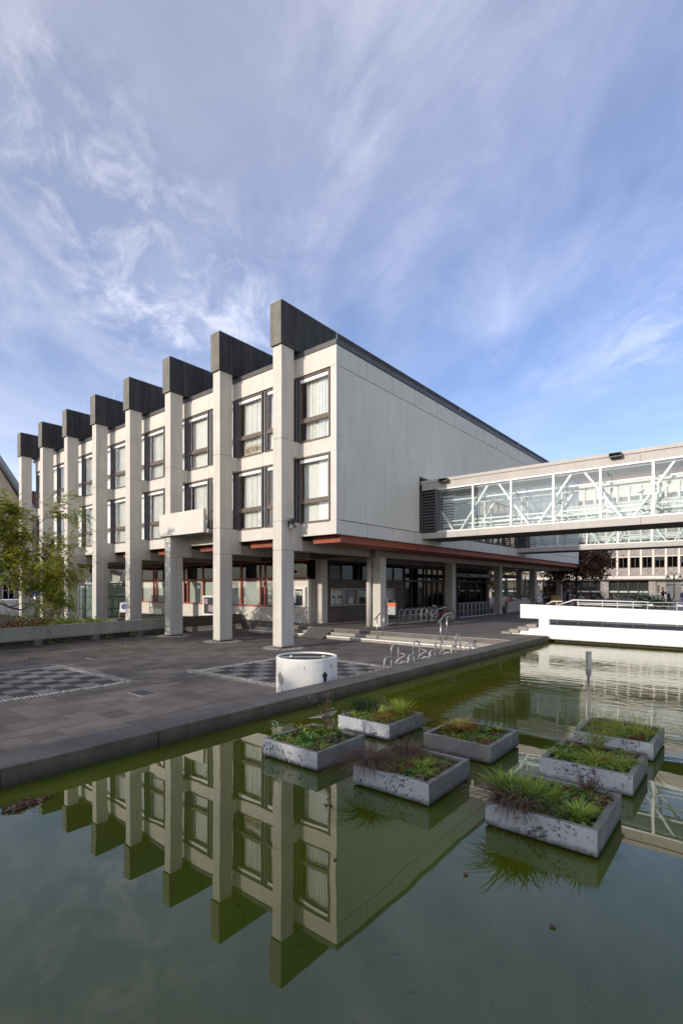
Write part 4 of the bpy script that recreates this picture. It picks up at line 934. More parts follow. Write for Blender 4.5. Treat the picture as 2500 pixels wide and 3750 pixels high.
def bicycle(loc, rz, lab, main, accent, seat_box=True):
    t = thing('bicycle', lab, 'bicycle', loc, rz); r = .335; wb = 1.06
    wheel(t, 0); wheel(t, wb)
    bb = (.42,0,.30); st = (.30,0,.72); ht = (.86,0,.86); hb = (.90,0,.74); ra = (0,0,r)
    mb = MB().tube([bb, hb], .030, 10).tube([st, ht], .024, 10).tube([bb, st], .020, 8); mb.build('frame', M[main], t, smooth=True)
    MB().tube([(bb[0]+.05, 0, bb[2]+.05), (hb[0]-.03, 0, hb[2]-.02)], .036, 10).build('painted_tube', M[accent], t, smooth=True)
    mb = MB()
    for s in (-.05, .05): mb.tube([(bb[0], s*.6, bb[2]), (ra[0], s, ra[2])], .011, 6).tube([(st[0], s*.5, st[2]-.08), (ra[0], s, ra[2])], .010, 6)
    mb.build('rear_stays', M[main], t)
    mb = MB()
    for s in (-.055, .055): mb.tube([(.925,s,.66), (wb,s,r)], .017, 8)
    mb.bar((.925,-.06,.67), (.925,.06,.67), .04).tube([(.925,0,.66), (.85,0,.92)], .022, 8); mb.build('fork', M['black'], t)
    MB().tube([(.83,0,.95),(.90,0,.97)], .018, 8).tube([(.84,-.33,1.0),(.90,-.15,.98),(.90,.15,.98),(.84,.33,1.0)], .014, 8).tube([(.84,-.34,1.0),(.86,-.22,.99)], .02, 8).tube([(.84,.34,1.0),(.86,.22,.99)], .02, 8).build('handlebar', M['black'], t)
    MB().tube([st, (.27,0,.86)], .014, 8).build('seat_post', M['steel'], t)
    MB().prism([(.10,-.075,.87),(.22,-.06,.87),(.40,-.015,.865),(.40,.015,.865),(.22,.06,.87),(.10,.075,.87)], (0,0,.05)).build('saddle', M['black'], t, bevel=.012)
    MB().tube([(bb[0],-.045,bb[2]),(bb[0],-.04,bb[2])], .09, 16).bar((bb[0],-.06,bb[2]), (bb[0]+.12,-.06,bb[2]-.11), .02).bar((bb[0],.06,bb[2]), (bb[0]-.12,.06,bb[2]+.11), .02).box(bb[0]+.08, bb[0]+.17, -.15, -.06, bb[2]-.13, bb[2]-.10).build('crankset', M['black'], t)
    if seat_box:
        MB().tube([(r*1.1*math.cos(a), 0, r+r*1.1*math.sin(a)) for a in np.linspace(.5, 2.6, 9)], .035, 8).build('mudguard', M['galv'], t, smooth=True)
    return t
bk = bicycle((.35, 11.55, .45), R(52), 'red and white mountain bike leaning at the end of the lit rack', 'whitemetal', 'redpaint')
hb_ = thing('helmet', 'grey bicycle helmet resting on the back of the red and white bike', 'helmet', (.42, 11.62, 1.36), R(52))
MB().ball((0,0,0), .14, 10, sz=.62).build('shell', M['galv'], hb_, smooth=True); MB().lathe([(.141,-.03),(.145,-.055),(.10,-.07)], 18).build('rim_band', M['black'], hb_)
ub = thing('cable_lock', 'turquoise cable lock looped on the frame of the red and white bike', 'lock', (.80, 12.10, 1.08), R(52))
MB().tube([(.07*math.cos(a), .02*math.sin(2*a), .07*math.sin(a)) for a in np.linspace(0, 6.283, 15)[:-1]], .012, 6, closed=True).build('cable', M['glassg'] if False else M['stain'], ub)
bicycle((.75, 26.5, .45), R(70), 'dark bicycle leaning beside the second bin under the arcade', 'black', 'black', False)
bicycle((.35, 33.2, .45), R(160), 'black bicycle standing sideways behind the white footbridge wall', 'black', 'black', False)
# ---- bins
def bin_(loc, lab, main, band):
    t = thing('litter_bin', lab, 'litter bin', loc, R(20), group='litter bins on the arcade columns')
    MB().box(-.19, .19, -.14, .14, 0, .62).build('bin_body', M[main], t, bevel=.02); MB().box(-.2, .2, -.15, .15, .44, .60).build('label_band', M[band], t)
    MB().box(-.2, .2, -.15, .15, .74, .80).build('hood', M['black'], t, bevel=.015)
    for s in (-.17, .17): MB().box(s-.015, s+.015, -.13, .13, .62, .74).build('hood_bracket', M['black'], t)
    MB().tube([(-.24,0,-.55),(-.24,0,.85)], .022, 8).build('post', M['galv'], t); MB().box(.193, .196, -.08, .06, .10, .34).build('notice', M['paper'], t)
bin_((.42, 7.32, 1.05), 'grey litter bin with an orange band on the first arcade column', 'galv', 'orangelab')
bin_((.45, 23.3, .92), 'litter bin with a red label on the arcade column beyond the dark rack', 'galv', 'redpaint')
# ---- showcases on the brown wall
KIND = [('paper','notice case crowded with small papers, nearest the first inner column'), ('darkboard','mostly empty dark notice case with one white card in it'), ('paper','notice case with a large pale plan in its upper half'), ('paper','narrow notice case half hidden behind the round drain pipe'), ('papercol','notice case with a pinkish photo poster, beyond the square column')]
CE = [7.52, 8.67, 10.01, 11.36, 12.66, 13.98]
for k, (a, b) in enumerate(zip(CE, CE[1:])):
    t = thing('notice_case', KIND[k][1], 'notice case', (-3.90, a+.035, 1.37), group='glazed notice cases on the brown arcade wall'); w = b-a-.07
    MB().box(0, .03, 0, w, 0, 1.0).build('back_panel', M['darkboard'], t)
    MB().box(.0, .10, 0, .055, 0, 1.0).box(0, .10, w-.055, w, 0, 1.0).box(0, .10, .055, w-.055, 0, .055).box(0, .10, .055, w-.055, .945, 1.0).build('frame', M['panelmetal'], t)
    MB().box(.082, .086, .055, w-.055, .055, .945).build('glass_front', M['glass'], t)
    pl = [[(.08,.60,.28,.30,'paper'),(.40,.50,.26,.40,'paper'),(.72,.62,.22,.28,'paper'),(.10,.10,.24,.36,'paper'),(.40,.08,.30,.38,'paper'),(.74,.10,.2,.34,'paper')], [(.50,.12,.42,.22,'paper'),(.55,.36,.30,.10,'paper'),(.08,.42,.2,.2,'darkboard')], [(.10,.48,.80,.40,'paper'),(.10,.10,.5,.22,'darkboard'),(.82,.50,.2,.30,'blind')], [(.10,.2,.5,.6,'papercol')], [(.12,.14,.9,.74,'papercol')]][k]
    for (y_, z_, pw, ph, mm) in pl: MB().box(.032, .036, y_, min(w-.07, y_+pw), z_, z_+ph).build('paper', M[mm], t)
t = thing('notice_case', 'white notice case with papers on the sunlit wall right of the first column', 'notice case', (-5.95, 6.10, 1.34))
MB().box(0, 1.48, 0, .15, 0, 1.12).build('case_body', M['white'], t, bevel=.01); MB().box(.10, 1.30, -.006, 0, .10, 1.0).build('back_panel', M['darkboard'], t)
for a in ((.30,.62,.75,.98),(.80,.66,1.26,.90),(.52,.22,.80,.60)): MB().box(a[0], a[2], -.012, -.007, a[1], a[3]).build('paper', M['paper'] if a[0] > .7 else M['blind'], t)
t = thing('notice_case', 'notice case with dark photographs between the balcony column and the second column', 'notice case', (-13.75, 6.08, .58))
MB().box(0, 1.9, 0, .16, 0, 1.30).build('case_body', M['white'], t, bevel=.01); MB().box(.14, 1.80, -.006, 0, .12, 1.20).build('back_panel', M['darkboard'], t)
for a in ((.25,.75,.55,1.1),(.6,.25,1.2,.7),(1.3,.7,1.7,1.1)): MB().box(a[0], a[2], -.012, -.007, a[1], a[3]).build('paper', M['papercol'], t)
# ---- hanging sign beam with lettering
sg = thing('hanging_sign', 'long dark hanging sign beam reading RATSKELLER and TIEFGARAGE in the arcade', 'sign', (-1.9, 18.6, 3.16))
MB().box(-.05, .05, 0, 13.2, 0, .30).build('sign_beam', M['black'], sg)
for y_ in (1, 6.5, 12): MB().box(-.02, .02, y_, y_+.04, .30, .82).build('hanger', M['black'], sg)
def text(body, size, loc, rot, mat, parent, name='lettering', ext=.004, align='LEFT'):
    c = bpy.data.curves.new('lettering', 'FONT'); c.body = body; c.size = size; c.extrude = ext; c.align_x = align
    o = bpy.data.objects.new('tmp_text', c); COL.objects.link(o); bpy.context.view_layer.update()
    me = bpy.data.meshes.new_from_object(o.evaluated_get(bpy.context.evaluated_depsgraph_get())); bpy.data.objects.remove(o); bpy.data.curves.remove(c)
    me.materials.clear(); me.materials.append(mat); q = link(name, me, parent); q.location = loc; q.rotation_euler = rot; return q
text('•  RATSKELLER  •      TIEFGARAGE   •   •   RATSKELLER  •', .24, (.056, .35, .075), (R(90), 0, R(90)), M['galv'], sg)
# ---- low wall on the left with plants behind
lw = thing('low_wall', 'long low concrete wall beam raised on blocks along the left of the plaza', 'wall', (0,0,0))
P0, P1, P2 = Vector((-8.45,-8.6,0)), Vector((-9.78,1.3,0)), Vector((-9.80,6.15,0))
def wallseg(a, b, z0, z1, th, name, mat, off=0):
    d = (b-a).normalized(); n = Vector((-d.y, d.x, 0)); mb = MB(); q = [a+n*off, b+n*off, b+n*(th+off), a+n*(th+off)]
    mb.prism([(p.x,p.y,z0) for p in q], (0,0,z1-z0)); return mb.build(name, mat, lw, bevel=.012)
D01 = (P1-P0)
for k in range(3): wallseg(P0+D01*(k/3), P0+D01*((k+1)/3-.0008), .23, .81, .22, 'wall_beam', M['wallbeam'])
wallseg(P1+Vector((0,.02,0)), P2, .23, .81, .22, 'wall_beam', M['darkconc'])  # darker brown puts this segment's shade into the colour
for f_ in (.05, .30, .56, .80): q = P0+D01*f_; MB().box(q.x-.24, q.x-.02, q.y-.16, q.y+.16, -.05, .235).build('bearing_block', M['wallbeam'], lw)
for z in (.03, .10, .17):
    for (a, b) in ((P0, P1), (P1, P2)):
        mb = MB().bar(a+Vector((-.16,0,z)), b+Vector((-.16,0,z)), .03, .03); mb.build('grille_bar', M['galv'] if a == P1 else M['greymetal'], lw)
# ================================================================== trees
rt = random.Random(5)
def grow(p, d, L_, r, depth, segs, tips, rnd, bend=.18, up=.05, split=(2,3)):
    """recursive limb: list of (points, radii) into segs, twig ends into tips"""
    pts = [Vector(p)]; rr = [r]; d = Vector(d).normalized(); n = 4
    for k in range(n):
        d = (d+Vector((rnd.gauss(0,bend), rnd.gauss(0,bend), rnd.gauss(0,bend)+up))).normalized()
        pts.append(pts[-1]+d*L_/n); rr.append(r*(1-.11*(k+1)))
    segs.append((pts, rr))
    if depth == 0: tips.append((pts[-1], d)); tips.append((pts[2], d)); return
    for _ in range(rnd.randint(*split)):
        a = rnd.uniform(0, 6.283); s = d.cross(Vector((math.cos(a), math.sin(a), .2))).normalized()
        k = rnd.choice((2,3,4,4)); nd = (d*rnd.uniform(.5, 1)+s*rnd.uniform(.5, .95)).normalized()
        grow(pts[k], nd, L_*rnd.uniform(.62, .82), rr[k]*.66, depth-1, segs, tips, rnd, bend, up, split)
def leaf_quads(centres, n, sig, size, rnd, mats, weights):
    """n leaf-sized rhombs scattered about each centre"""
    g = np.random.default_rng(rnd.randint(0, 10**6)); C_ = np.repeat(np.array([tuple(c) for c in centres]), n, 0); k = len(C_)
    P = C_ + g.normal(0, 1, (k,3))*np.array(sig); a = g.normal(0, 1, (k,3)); a[:,2] *= .5; a /= np.linalg.norm(a, axis=1)[:,None]
    b = np.cross(a, g.normal(0, 1, (k,3))); b /= np.linalg.norm(b, axis=1)[:,None]; s = (size*g.uniform(.6, 1.35, k))[:,None]
    V = np.stack([P-a*s, P+b*s*.42, P+a*s, P-b*s*.42], 1).reshape(-1, 3)
    me = bpy.data.meshes.new('crown'); me.vertices.add(4*k); me.vertices.foreach_set('co', V.ravel()); me.loops.add(4*k); me.loops.foreach_set('vertex_index', np.arange(4*k)); me.polygons.add(k); me.polygons.foreach_set('loop_start', np.arange(k)*4); me.polygons.foreach_set('loop_total', np.full(k, 4))
    for q in mats: me.materials.append(q)
    cl = np.repeat(g.choice(len(mats), len(centres), p=weights), n); fl = g.choice(len(mats), k, p=weights)
    me.polygons.foreach_set('material_index', np.where(g.random(k) < .75, cl, fl).astype(np.int32)); me.update(); return me
def wood(segs, name, parent, n=7):
    mb = MB()
    for pts, rr in segs: mb.tube(pts, rr, n if rr[0] > .03 else 4, cap=False)
    return mb.build(name, M['bark'], parent, smooth=True)
def tree(name, lab, loc, h, seed, mats, wts, leaves=70, sig=(.42,.42,.34), size=.16, depth=3, trunk=.16, group=None, first=.32, split=(3,4)):
    rnd = random.Random(seed); t = thing(name, lab, 'tree', loc, group=group); segs = []; tips = []
    tp = [Vector((0,0,-.1)), Vector((.03,.02,h*first*.5)), Vector((.0,.05,h*first)), Vector((.05,.02,h*.55))]
    segs.append((tp, [trunk*1.15, trunk, trunk*.9, trunk*.65]))
    for k in range(7):
        a = k*2.4+rnd.random(); z = h*(first+.30*k/7); grow((0,0,z), (math.cos(a), math.sin(a), .55+.12*k), h*.20, trunk*.45, depth-1, segs, tips, rnd, .16, .05, split)
    grow(tp[-1], (0,0,1), h*.2, trunk*.6, depth-1, segs, tips, rnd, .12, .1, split)
    wood(segs, 'trunk', t); link('crown', leaf_quads([p for p, _ in tips], leaves, sig, size, rnd, mats, wts), t); return t
# -- foreground tree at the left: compound leaves on thin drooping twigs
lt = thing('plane_of_heaven_tree', 'airy tree with compound green and yellow leaves at the left edge', 'tree', (-8.75, -7.05, .42))
lt.name = 'ash_tree'
segs, tips = [], []; rl_ = random.Random(23)
segs.append(([Vector((-2.0,-.3,-.2)), Vector((-1.9,-.2,1.2)), Vector((-1.8,-.1,3.2))], [.16,.14,.11]))
for a, el, z in ((.25,.02,2.0),(.55,.12,2.4),(.80,-.05,2.2),(1.05,.15,2.5),(.40,.25,2.7),(.70,.22,2.9),(1.0,.35,2.9),(.1,.4,2.9),(-.4,.35,2.6),(.6,.45,2.9),(1.4,.25,2.5),(-2.4,.5,2.8),(2.4,.7,2.8),(.68,.1,1.8)):
    # main limbs spread towards the columns and the plaza
    grow((-1.85,-.15,z), (math.cos(a), math.sin(a), el), 1.95, .055, 3, segs, tips, rl_, .17, -.005, (2,3))
wood(segs, 'trunk', lt, 8)
lm = MB()
def compound(mb, p, d, rnd, m):
    L_ = rnd.uniform(.26, .40); d = (Vector(d)*.5+Vector((rnd.gauss(0,.5), rnd.gauss(0,.5), rnd.gauss(-.12,.25)))).normalized(); s = d.cross(Vector((0,0,1))); s = s.normalized() if s.length > .05 else Vector((1,0,0)); p = Vector(p)
    for k in range(1, 7):
        t = k/6; c = p+d*L_*t+Vector((0,0,-.09*t*t))
        for sg in (-1, 1):
            q = (s*sg*.9+d*.55+Vector((0,0,rnd.uniform(-.45,-.05)))).normalized(); w = q.cross(Vector((0,0,1))).normalized()*.033; l = rnd.uniform(.10, .145)
            mb.add([c, c+q*l*.45+w, c+q*l, c+q*l*.45-w], [(0,1,2,3)], m)
for p, d in tips:
    z = p.z; yl = (p.x < 1.6 and 2.4 < z < 4.6 and rl_.random() < .7)
    for _ in range(13):
        q = p+Vector((rl_.gauss(0,.20), rl_.gauss(0,.20), rl_.gauss(0,.13)))
        if q.z < 1.25 or q.z > 6.1: continue
        m = rl_.choices((0,1,2), (.06,.28,.66) if yl else (.28,.50,.22))[0]
        compound(lm, q, d, rl_, m)
lm.build('crown', [M['green'], M['olive'], M['yellow']], lt, smooth='open')
# -- trees south of the pool: they shade the plaza and the pool
SOUTH = ['farthest west', 'second from the west', 'third from the west', 'fourth from the west', 'fifth from the west', 'sixth from the west', 'in line with the near chessboard', 'in line with the pool wall', 'in line with the planters', 'fifth from the east', 'fourth from the east', 'third from the east', 'second from the east', 'farthest east']
for k, w in enumerate(SOUTH):
    x, y, s = -38+k*5.4+rt.uniform(-.5,.5), -41-1.6*(k % 2), 1.42+rt.uniform(-.03,.04); s *= .86 if k in (4, 5) else 1; lab = 'tall plane tree far south of the pool, '+w
    if k == 0: st = tree('plane_tree', lab, (x, y, 0), 8.9, 31, [M['green'], M['olive']], [.6,.4], 46, (.55,.55,.45), .22, 3, .17, 'plane trees south of the pool', .16); st.scale = (s,)*3
    elif k == 6: thin = tree('plane_tree', lab, (x, y, 0), 8.9, 31, [M['yellow'], M['olive']], [.5,.5], 34, (.42,.42,.30), .22, 2, .17, 'plane trees south of the pool', .16); thin.scale = (s,)*3
    elif k == 7: dup(thin, (x, y, 0), k*1.3, lab, scale=s)
    else: dup(st, (x, y, 0), k*1.3, lab, scale=s)
# -- market trees
tree('copper_tree', 'copper brown tree beside the far end of the town hall', (.95, 39.3, .45), 6.6, 8, [M['copperleaf'], M['brownleaf']], [.7,.3], 38, (.5,.5,.36), .19, 3, .15, None, .32)
tree('autumn_tree', 'tree with bright orange autumn leaves seen through the arcade', (-12.2, 53, .45), 9.5, 14, [M['autumn'], M['yellow'], M['copperleaf']], [.6,.2,.2], 60, (.6,.6,.45), .24, 3, .16, None, .34)
tree('autumn_tree', 'smaller russet tree farther left behind the arcade', (-20, 60, .45), 8, 17, [M['autumn'], M['copperleaf']], [.4,.6], 60, (.6,.6,.45), .24, 3, .15)
# ================================================================== market hall opposite
mh = thing('market_hall', 'pale stone market building with rows of windows above a dark glazed cafe front', 'building', (0, 77, .45))
WP = 1.662; ox = -4.15
xs = [ox+WP*k for k in range(-14, 15)]
MB().box(-30, 30, .35, 14, -.4, 18.4).build('wall', M['marketwall'], mh)
MB().box(-30.4, 30.4, -.5, 14.4, 18.4, 18.9).build('eaves', M['marketwall'], mh); MB().prism([(-30.4,-.6,18.9),(-30.4,14.5,18.9),(-30.4,7,22)], (60.8,0,0)).build('roof', M['tile'], mh)
pil = MB().box(-.14, .14, 0, .36, 3.75, 18.2).mesh('pilaster', M['marketwall'])
wm = MB().box(-.68,.68,.20,.34,0,.09).box(-.68,.68,.20,.34,2.03,2.12).box(-.68,-.60,.20,.34,.09,2.03).box(.60,.68,.20,.34,.09,2.03).box(-.04,.02,.22,.33,.09,2.03).mesh('window', M['brown'])
pn = MB().box(-.60,.60,.27,.275,.09,2.03).mesh('pane', M['glassd'])
rb = MB().box(-.58,.58,.30,.32,.5,2.0).mesh('roller_blind', M['blind']); rk = MB().box(-.62,.62,.345,.348,.05,2.05).mesh('dark_room', M['interior'])
sp = MB().box(-.69,.69,.10,.36,0,1.10).mesh('spandrel_panel', M['travertine'])
for k, x in enumerate(xs):
    o = link('pilaster', pil, mh); o.location.x = x
    if k == len(xs)-1: break
    for f_ in range(4):
        zb = 4.93+3.12*f_
        o = link('window', wm, mh); o.location = (x+WP/2, 0, zb); q = link('pane', pn, o); link('dark_room', rk, o)
        if rt.random() < .45: q = link('roller_blind', rb, o); q.scale.z = rt.uniform(.3, 1); q.location.z = 2.0*(1-q.scale.z)
        o = link('spandrel_panel', sp, mh); o.location = (x+WP/2, 0, zb-1.20)
for f_ in range(4): MB().box(-30, 30, -.02, .36, 3.22+3.12*f_ if f_ == 0 else 3.50+3.12*f_, 3.68+3.12*f_).build('string_course', M['marketwall'], mh)
MB().box(-30, 30, 1.2, 1.4, -.1, 3.1).build('shop_interior', M['interior'], mh); MB().box(-30, 30, -.9, .1, 3.02, 3.20).build('canopy', M['greymetal'], mh)
for a, b in ((-30,-23.4),(-15.2,-14.2),(-4.9,-3.7),(1.9,2.85),(13,14),(22,30)): MB().box(a, b, -.15, .4, -.1, 3.02).build('stone_pier', M['travertine'], mh)
def shop(a, b, n):
    fr = MB(); w = (b-a)/n
    for k in range(n+1): fr.box(a+k*w-.05, a+k*w+.05, .05, .15, -.1, 3.02)
    o = fr.build('shop_window', M['black'], mh)
    for k in range(n):
        MB().box(a+k*w+.05, a+(k+1)*w-.05, .09, .10, 0, 3.0).build('pane', M['glassd'], o); MB().box(a+k*w+.12, a+(k+1)*w-.12, .06, .07, 1.05, 1.30).build('white_band', M['frost'], o)
    mb = MB()
    for k in range(n*7):
        if rt.random() < .6: mb.ball((a+.3+k*(b-a-.6)/(n*7), .6, 2.78+rt.uniform(-.05,.05)), .05, 4)
    mb.build('lamp_row', M['bulb'], o)
shop(-23.4,-15.2, 6); shop(-14.2,-4.9, 6); shop(-3.7, 1.9, 4); shop(14, 22, 5)
MB().box(2.85, 13, .10, .36, -.1, 3.05).build('entrance_wall', M['travertine'], mh); MB().box(4.2, 6.1, .06, .14, -.1, 2.9).build('entrance_door', M['greymetal'], mh)
MB().box(3.0, 3.3, .05, .1, 1.0, 2.2).box(3.55, 3.95, .05, .1, 1.6, 1.9).build('name_plates', M['darkbrown'], mh)
# a taller sunlit block closing the square at far left
fb = thing('square_building', 'sunlit pale building seen between the arcade columns', 'building', (-47, 62, .45))
MB().box(-18, 18, 0, 10, -.4, 15).build('wall', M['marketwall'], fb)
for i in range(14):
    for j in range(4): o = link('window', wm, fb); o.location = (-16.5+i*2.5, -.28, 1.2+3.4*j); link('pane', pn, o)
# ================================================================== square furniture
def at(px, d): return (14.602+d*(-.6318+(px-1250)/1851.6*.7752), -14.132+d*(.7752+(px-1250)/1851.6*.6318))
def umbrella(loc, lab, h=2.9):
    t = thing('closed_parasol', lab, 'parasol', loc, group='closed grey parasols on the square')
    MB().tube([(0,0,0),(0,0,h+.12)], .025, 8).build('pole', M['galv'], t)
    n = 14; mb = MB(); prof = [(.04,h),(.10,h-.3),(.17,h-.9),(.22,h-1.5),(.27,h-1.75)]; vs = []
    for r_, z in prof: vs += [(r_*(1 if j % 2 else .62)*math.cos(2*math.pi*j/n), r_*(1 if j % 2 else .62)*math.sin(2*math.pi*j/n), z) for j in range(n)]
    mb.add(vs, [(i*n+j, i*n+(j+1) % n, (i+1)*n+(j+1) % n, (i+1)*n+j) for i in range(4) for j in range(n)]); mb.build('folded_canopy', M['zinc'], t); MB().box(-.3,.3,-.3,.3,0,.08).build('foot', M['concrete'], t)
for px, d, lab in ((1852, 47, 'closed grey parasol between the third and fourth outer arcade columns'), (1922, 50, 'closed grey parasol just right of the dark inner column'), (1990, 58, 'closed grey parasol far behind the poster board')):
    x, y = at(px, d); umbrella((x, y, .45), lab)
ch = MB()
for sx in (-.2, .2): ch.bar((sx,-.2,0), (sx,-.2,.62), .035).bar((sx,.2,0), (sx,.24,.86), .035)
ch.box(-.22,.22,-.22,.22,.42,.46); ch.bar((-.2,.24,.84),(.2,.24,.84),.05).bar((-.2,.23,.68),(.2,.23,.68),.04).bar((-.21,-.2,.63),(-.21,.22,.65),.04).bar((.21,-.2,.63),(.21,.22,.65),.04)
for k in range(4): ch.bar((-.14+k*.09,.22,.46), (-.14+k*.09,.24,.84), .03, .012)
chair_me = ch.mesh('cafe_chair', M['wood'])
tb = MB(); tb.box(-.36,.36,-.36,.36,.71,.74).bar((0,0,.03),(0,0,.71),.05).box(-.25,.25,-.03,.03,0,.03).box(-.03,.03,-.25,.25,0,.03); table_me = tb.mesh('cafe_table', M['galv'])
# ---- people
def skin_person(bones, name='person'):
    me = bpy.data.meshes.new(name); vs = []; es = []; rad = []; key = {}
    def vid(p, r):
        k = tuple(round(c, 4) for c in p)
        if k not in key: key[k] = len(vs); vs.append(k); rad.append(r)
        return key[k]
    for a, ra, b, rb_, z in bones: es.append((vid(a, ra), vid(b, rb_)))
    me.from_pydata(vs, es, []); o = bpy.data.objects.new('tmp_person', me); COL.objects.link(o)
    sk = o.modifiers.new('skin', 'SKIN'); sk.use_smooth_shade = True; sk.branch_smoothing = .6
    for v, r in zip(me.skin_vertices[0].data, rad): v.radius = r if isinstance(r, tuple) else (r, r)
    me.skin_vertices[0].data[0].use_root = True
    sb_ = o.modifiers.new('sub', 'SUBSURF'); sb_.levels = 1; sb_.render_levels = 1
    bpy.context.view_layer.update(); out = bpy.data.meshes.new_from_object(o.evaluated_get(bpy.context.evaluated_depsgraph_get())); bpy.data.objects.remove(o)
    segs_ = [(Vector(a), Vector(b), z) for a, ra, b, rb_, z in bones]; out.materials.clear()
    for _ in range(5): out.materials.append(M['skin'])
    for f_ in out.polygons:
        c = f_.center; best = min(segs_, key=lambda s: (c-(s[0]+(s[1]-s[0])*max(0, min(1, (c-s[0]).dot(s[1]-s[0])/(s[1]-s[0]).length_squared)))).length)
        z = best[2]
        if z == 0 and ((c-best[1]).dot(Vector((0,-1,.0))) < .015 and c.z > best[1].z-.13 or c.z > best[1].z-.01): z = 4
        f_.material_index = z
    out.name = name; return out
# zones: 0 head and hands, 1 upper clothing, 2 trousers, 3 shoes, 4 hair; the figure faces -Y
def body(seat=False, arms='down', stride=.0):
    B = []; hz = .48 if seat else .93; T = .02
    pel = (0,0,hz); ch_ = (0,-.0 if not seat else .05,hz+.40); nk = (0,ch_[1]-.01,hz+.56)
    B += [(pel,(.145,.11),(0,ch_[1]*.5,hz+.2),(.135,.10),1), ((0,ch_[1]*.5,hz+.2),(.135,.10),ch_,(.165,.11),1), (ch_,(.165,.11),nk,(.055,.055),1), (nk,.055,(0,nk[1]-.01,hz+.66),(.075,.09),0), ((0,nk[1]-.01,hz+.66),(.075,.09),(0,nk[1]-.005,hz+.765),(.07,.085),0)]
    for s in (-1, 1):
        hip = (s*.09,0,hz-.03)
        if seat: kn = (s*.11,-.44,.50); an = (s*.11,-.42,.09); toe = (s*.12,-.56,.04)
        else: kn = (s*.10,-.03-s*stride*.6,.50); an = (s*.10,.02-s*stride+(.06 if stride else 0),.09); toe = (s*.12,an[1]-.15,.04)
        B += [(pel,(.145,.11),hip,.10,2), (hip,.10,kn,.068,2), (kn,.068,an,.05,2), (an,.05,toe,.042,3)]
        sh = (s*.185,ch_[1],hz+.47)
        if arms == 'down': el = (s*.245,.03,hz+.19); wr = (s*.235,-.05,hz-.04); hd = (s*.225,-.07,hz-.13)
        elif arms == 'table': el = (s*.25,-.10,hz+.22); wr = (s*.15,-.32,hz+.27); hd = (s*.11,-.40,hz+.28)
        elif arms == 'camera': el = (s*.25,-.16,hz+.30); wr = (s*.10,-.24,hz+.54); hd = (s*.06,-.25,hz+.62)
        else: el = (s*.25,-.04,hz+.22); wr = (s*.17,-.28,hz+.24); hd = (s*.13,-.36,hz+.25)
        B += [(ch_,(.165,.11),sh,.068,1), (sh,.068,el,.048,1), (el,.048,wr,.036,1), (wr,.036,hd,.034,0)]
    return skin_person(B)
BODY = {'stand': body(), 'walk': body(stride=.16), 'seat': body(True, 'table'), 'camera': body(arms='camera'), 'tray': body(arms='tray')}
def cloth(name, c): return flat(name, c, .9)
CL = {k: cloth(k+'_cloth', c) for k, c in dict(darkblue=(.02,.03,.07), black=(.015,.015,.017), pink=(.65,.06,.18), mustard=(.55,.30,.05), grey=(.16,.16,.16), pale=(.50,.48,.44), olive=(.10,.11,.06), bluegrey=(.10,.13,.19), jeans=(.05,.07,.13), red=(.35,.03,.03), lilac=(.40,.30,.42)).items()}
HR = {k: flat(k+'_hair', c, .8) for k, c in dict(dark=(.015,.011,.009), grey=(.35,.33,.31), brown=(.07,.04,.022), blond=(.30,.20,.10), bald=(.50,.32,.24)).items()}
def person(kind, loc, rz, lab, top, legs='jeans', hair='dark', scale=1, group=None):
    o = link('person', BODY[kind]); o.location = loc; o.rotation_euler.z = rz; o.scale = (scale,)*3
    for i, m in enumerate((M['skin'], CL[top], CL[legs], M['black'], HR[hair])): o.material_slots[i].link = 'OBJECT'; o.material_slots[i].material = m
    return tag(o, lab, 'person', group)
FC = math.atan2(.6318, .7752)                                # heading facing away from the viewer offset
x, y = at(130, 42); person('walk', (x, y, -.70), R(165), 'bald man in a dark blue jacket walking away behind the left shrubs', 'bluegrey', 'jeans', 'bald', 1.0)
x, y = at(2425, 50); person('camera', (x, y, .45), R(150), 'person in a black hooded jacket holding up a camera in front of the market doors', 'black', 'black', 'dark', 1.02)
x, y = at(2447, 51); person('walk', (x, y, .45), R(70), 'person in a dark blue coat walking past the lamp post', 'darkblue', 'black', 'brown', .92)
x, y = at(2497, 50); person('stand', (x, y, .45), R(-40), 'person in blue grey clothes at the right edge of the square', 'bluegrey', 'lilac', 'grey', .97)
x, y = at(2077, 47); person('tray', (x, y, .45), R(70), 'waiter in black carrying a tray near the copper tree', 'black', 'black', 'brown', 1.03)
tr_ = tag(MB().box(-.2,.2,-.14,.14,0,.025).box(-.1,-.02,-.05,.03,.025,.12).build('tray', M['blind']), 'white tray with a cup in the hands of the waiter', 'tray'); tr_.location = (x+.28, y-.10, 1.67); tr_.rotation_euler.z = R(70)
SEATS = [(1905,46,'mustard','dark','woman in a mustard top seated between the arcade columns'),(1871,48,'black','dark','person in black seated left of the mustard top'),(1945,50,'grey','grey','grey haired person seated behind the second parasol'),(2083,44,'pink','blond','person in a bright pink jacket seated below the waiter'),(2104,46,'grey','blond','person in grey seated beside the copper tree trunk'),(2127,52,'pale','grey','person in a pale coat seated right of the copper tree trunk'),(2139,54,'grey','brown','person in grey seated second from the copper tree trunk'),(2152,55,'red','brown','person in dark red seated under the copper tree'),(2168,50,'darkblue','dark','person in dark blue seated with back to the pool'),(2178,52,'olive','bald','bald person in olive seated beside the dark blue jacket'),(2200,51,'black','brown','person in black leaning at a table left of the stone pier'),(2236,53,'olive','brown','person in olive seated before the stone pier'),(2247,55,'pale','blond','person in a pale top seated right of the stone pier'),(2290,56,'black','dark','person in black seated at the cafe window'),(2302,57,'bluegrey','dark','person in blue seated at the cafe window'),(2311,56,'darkblue','brown','person in dark blue seated at the right end of the cafe tables')]
pc = 0
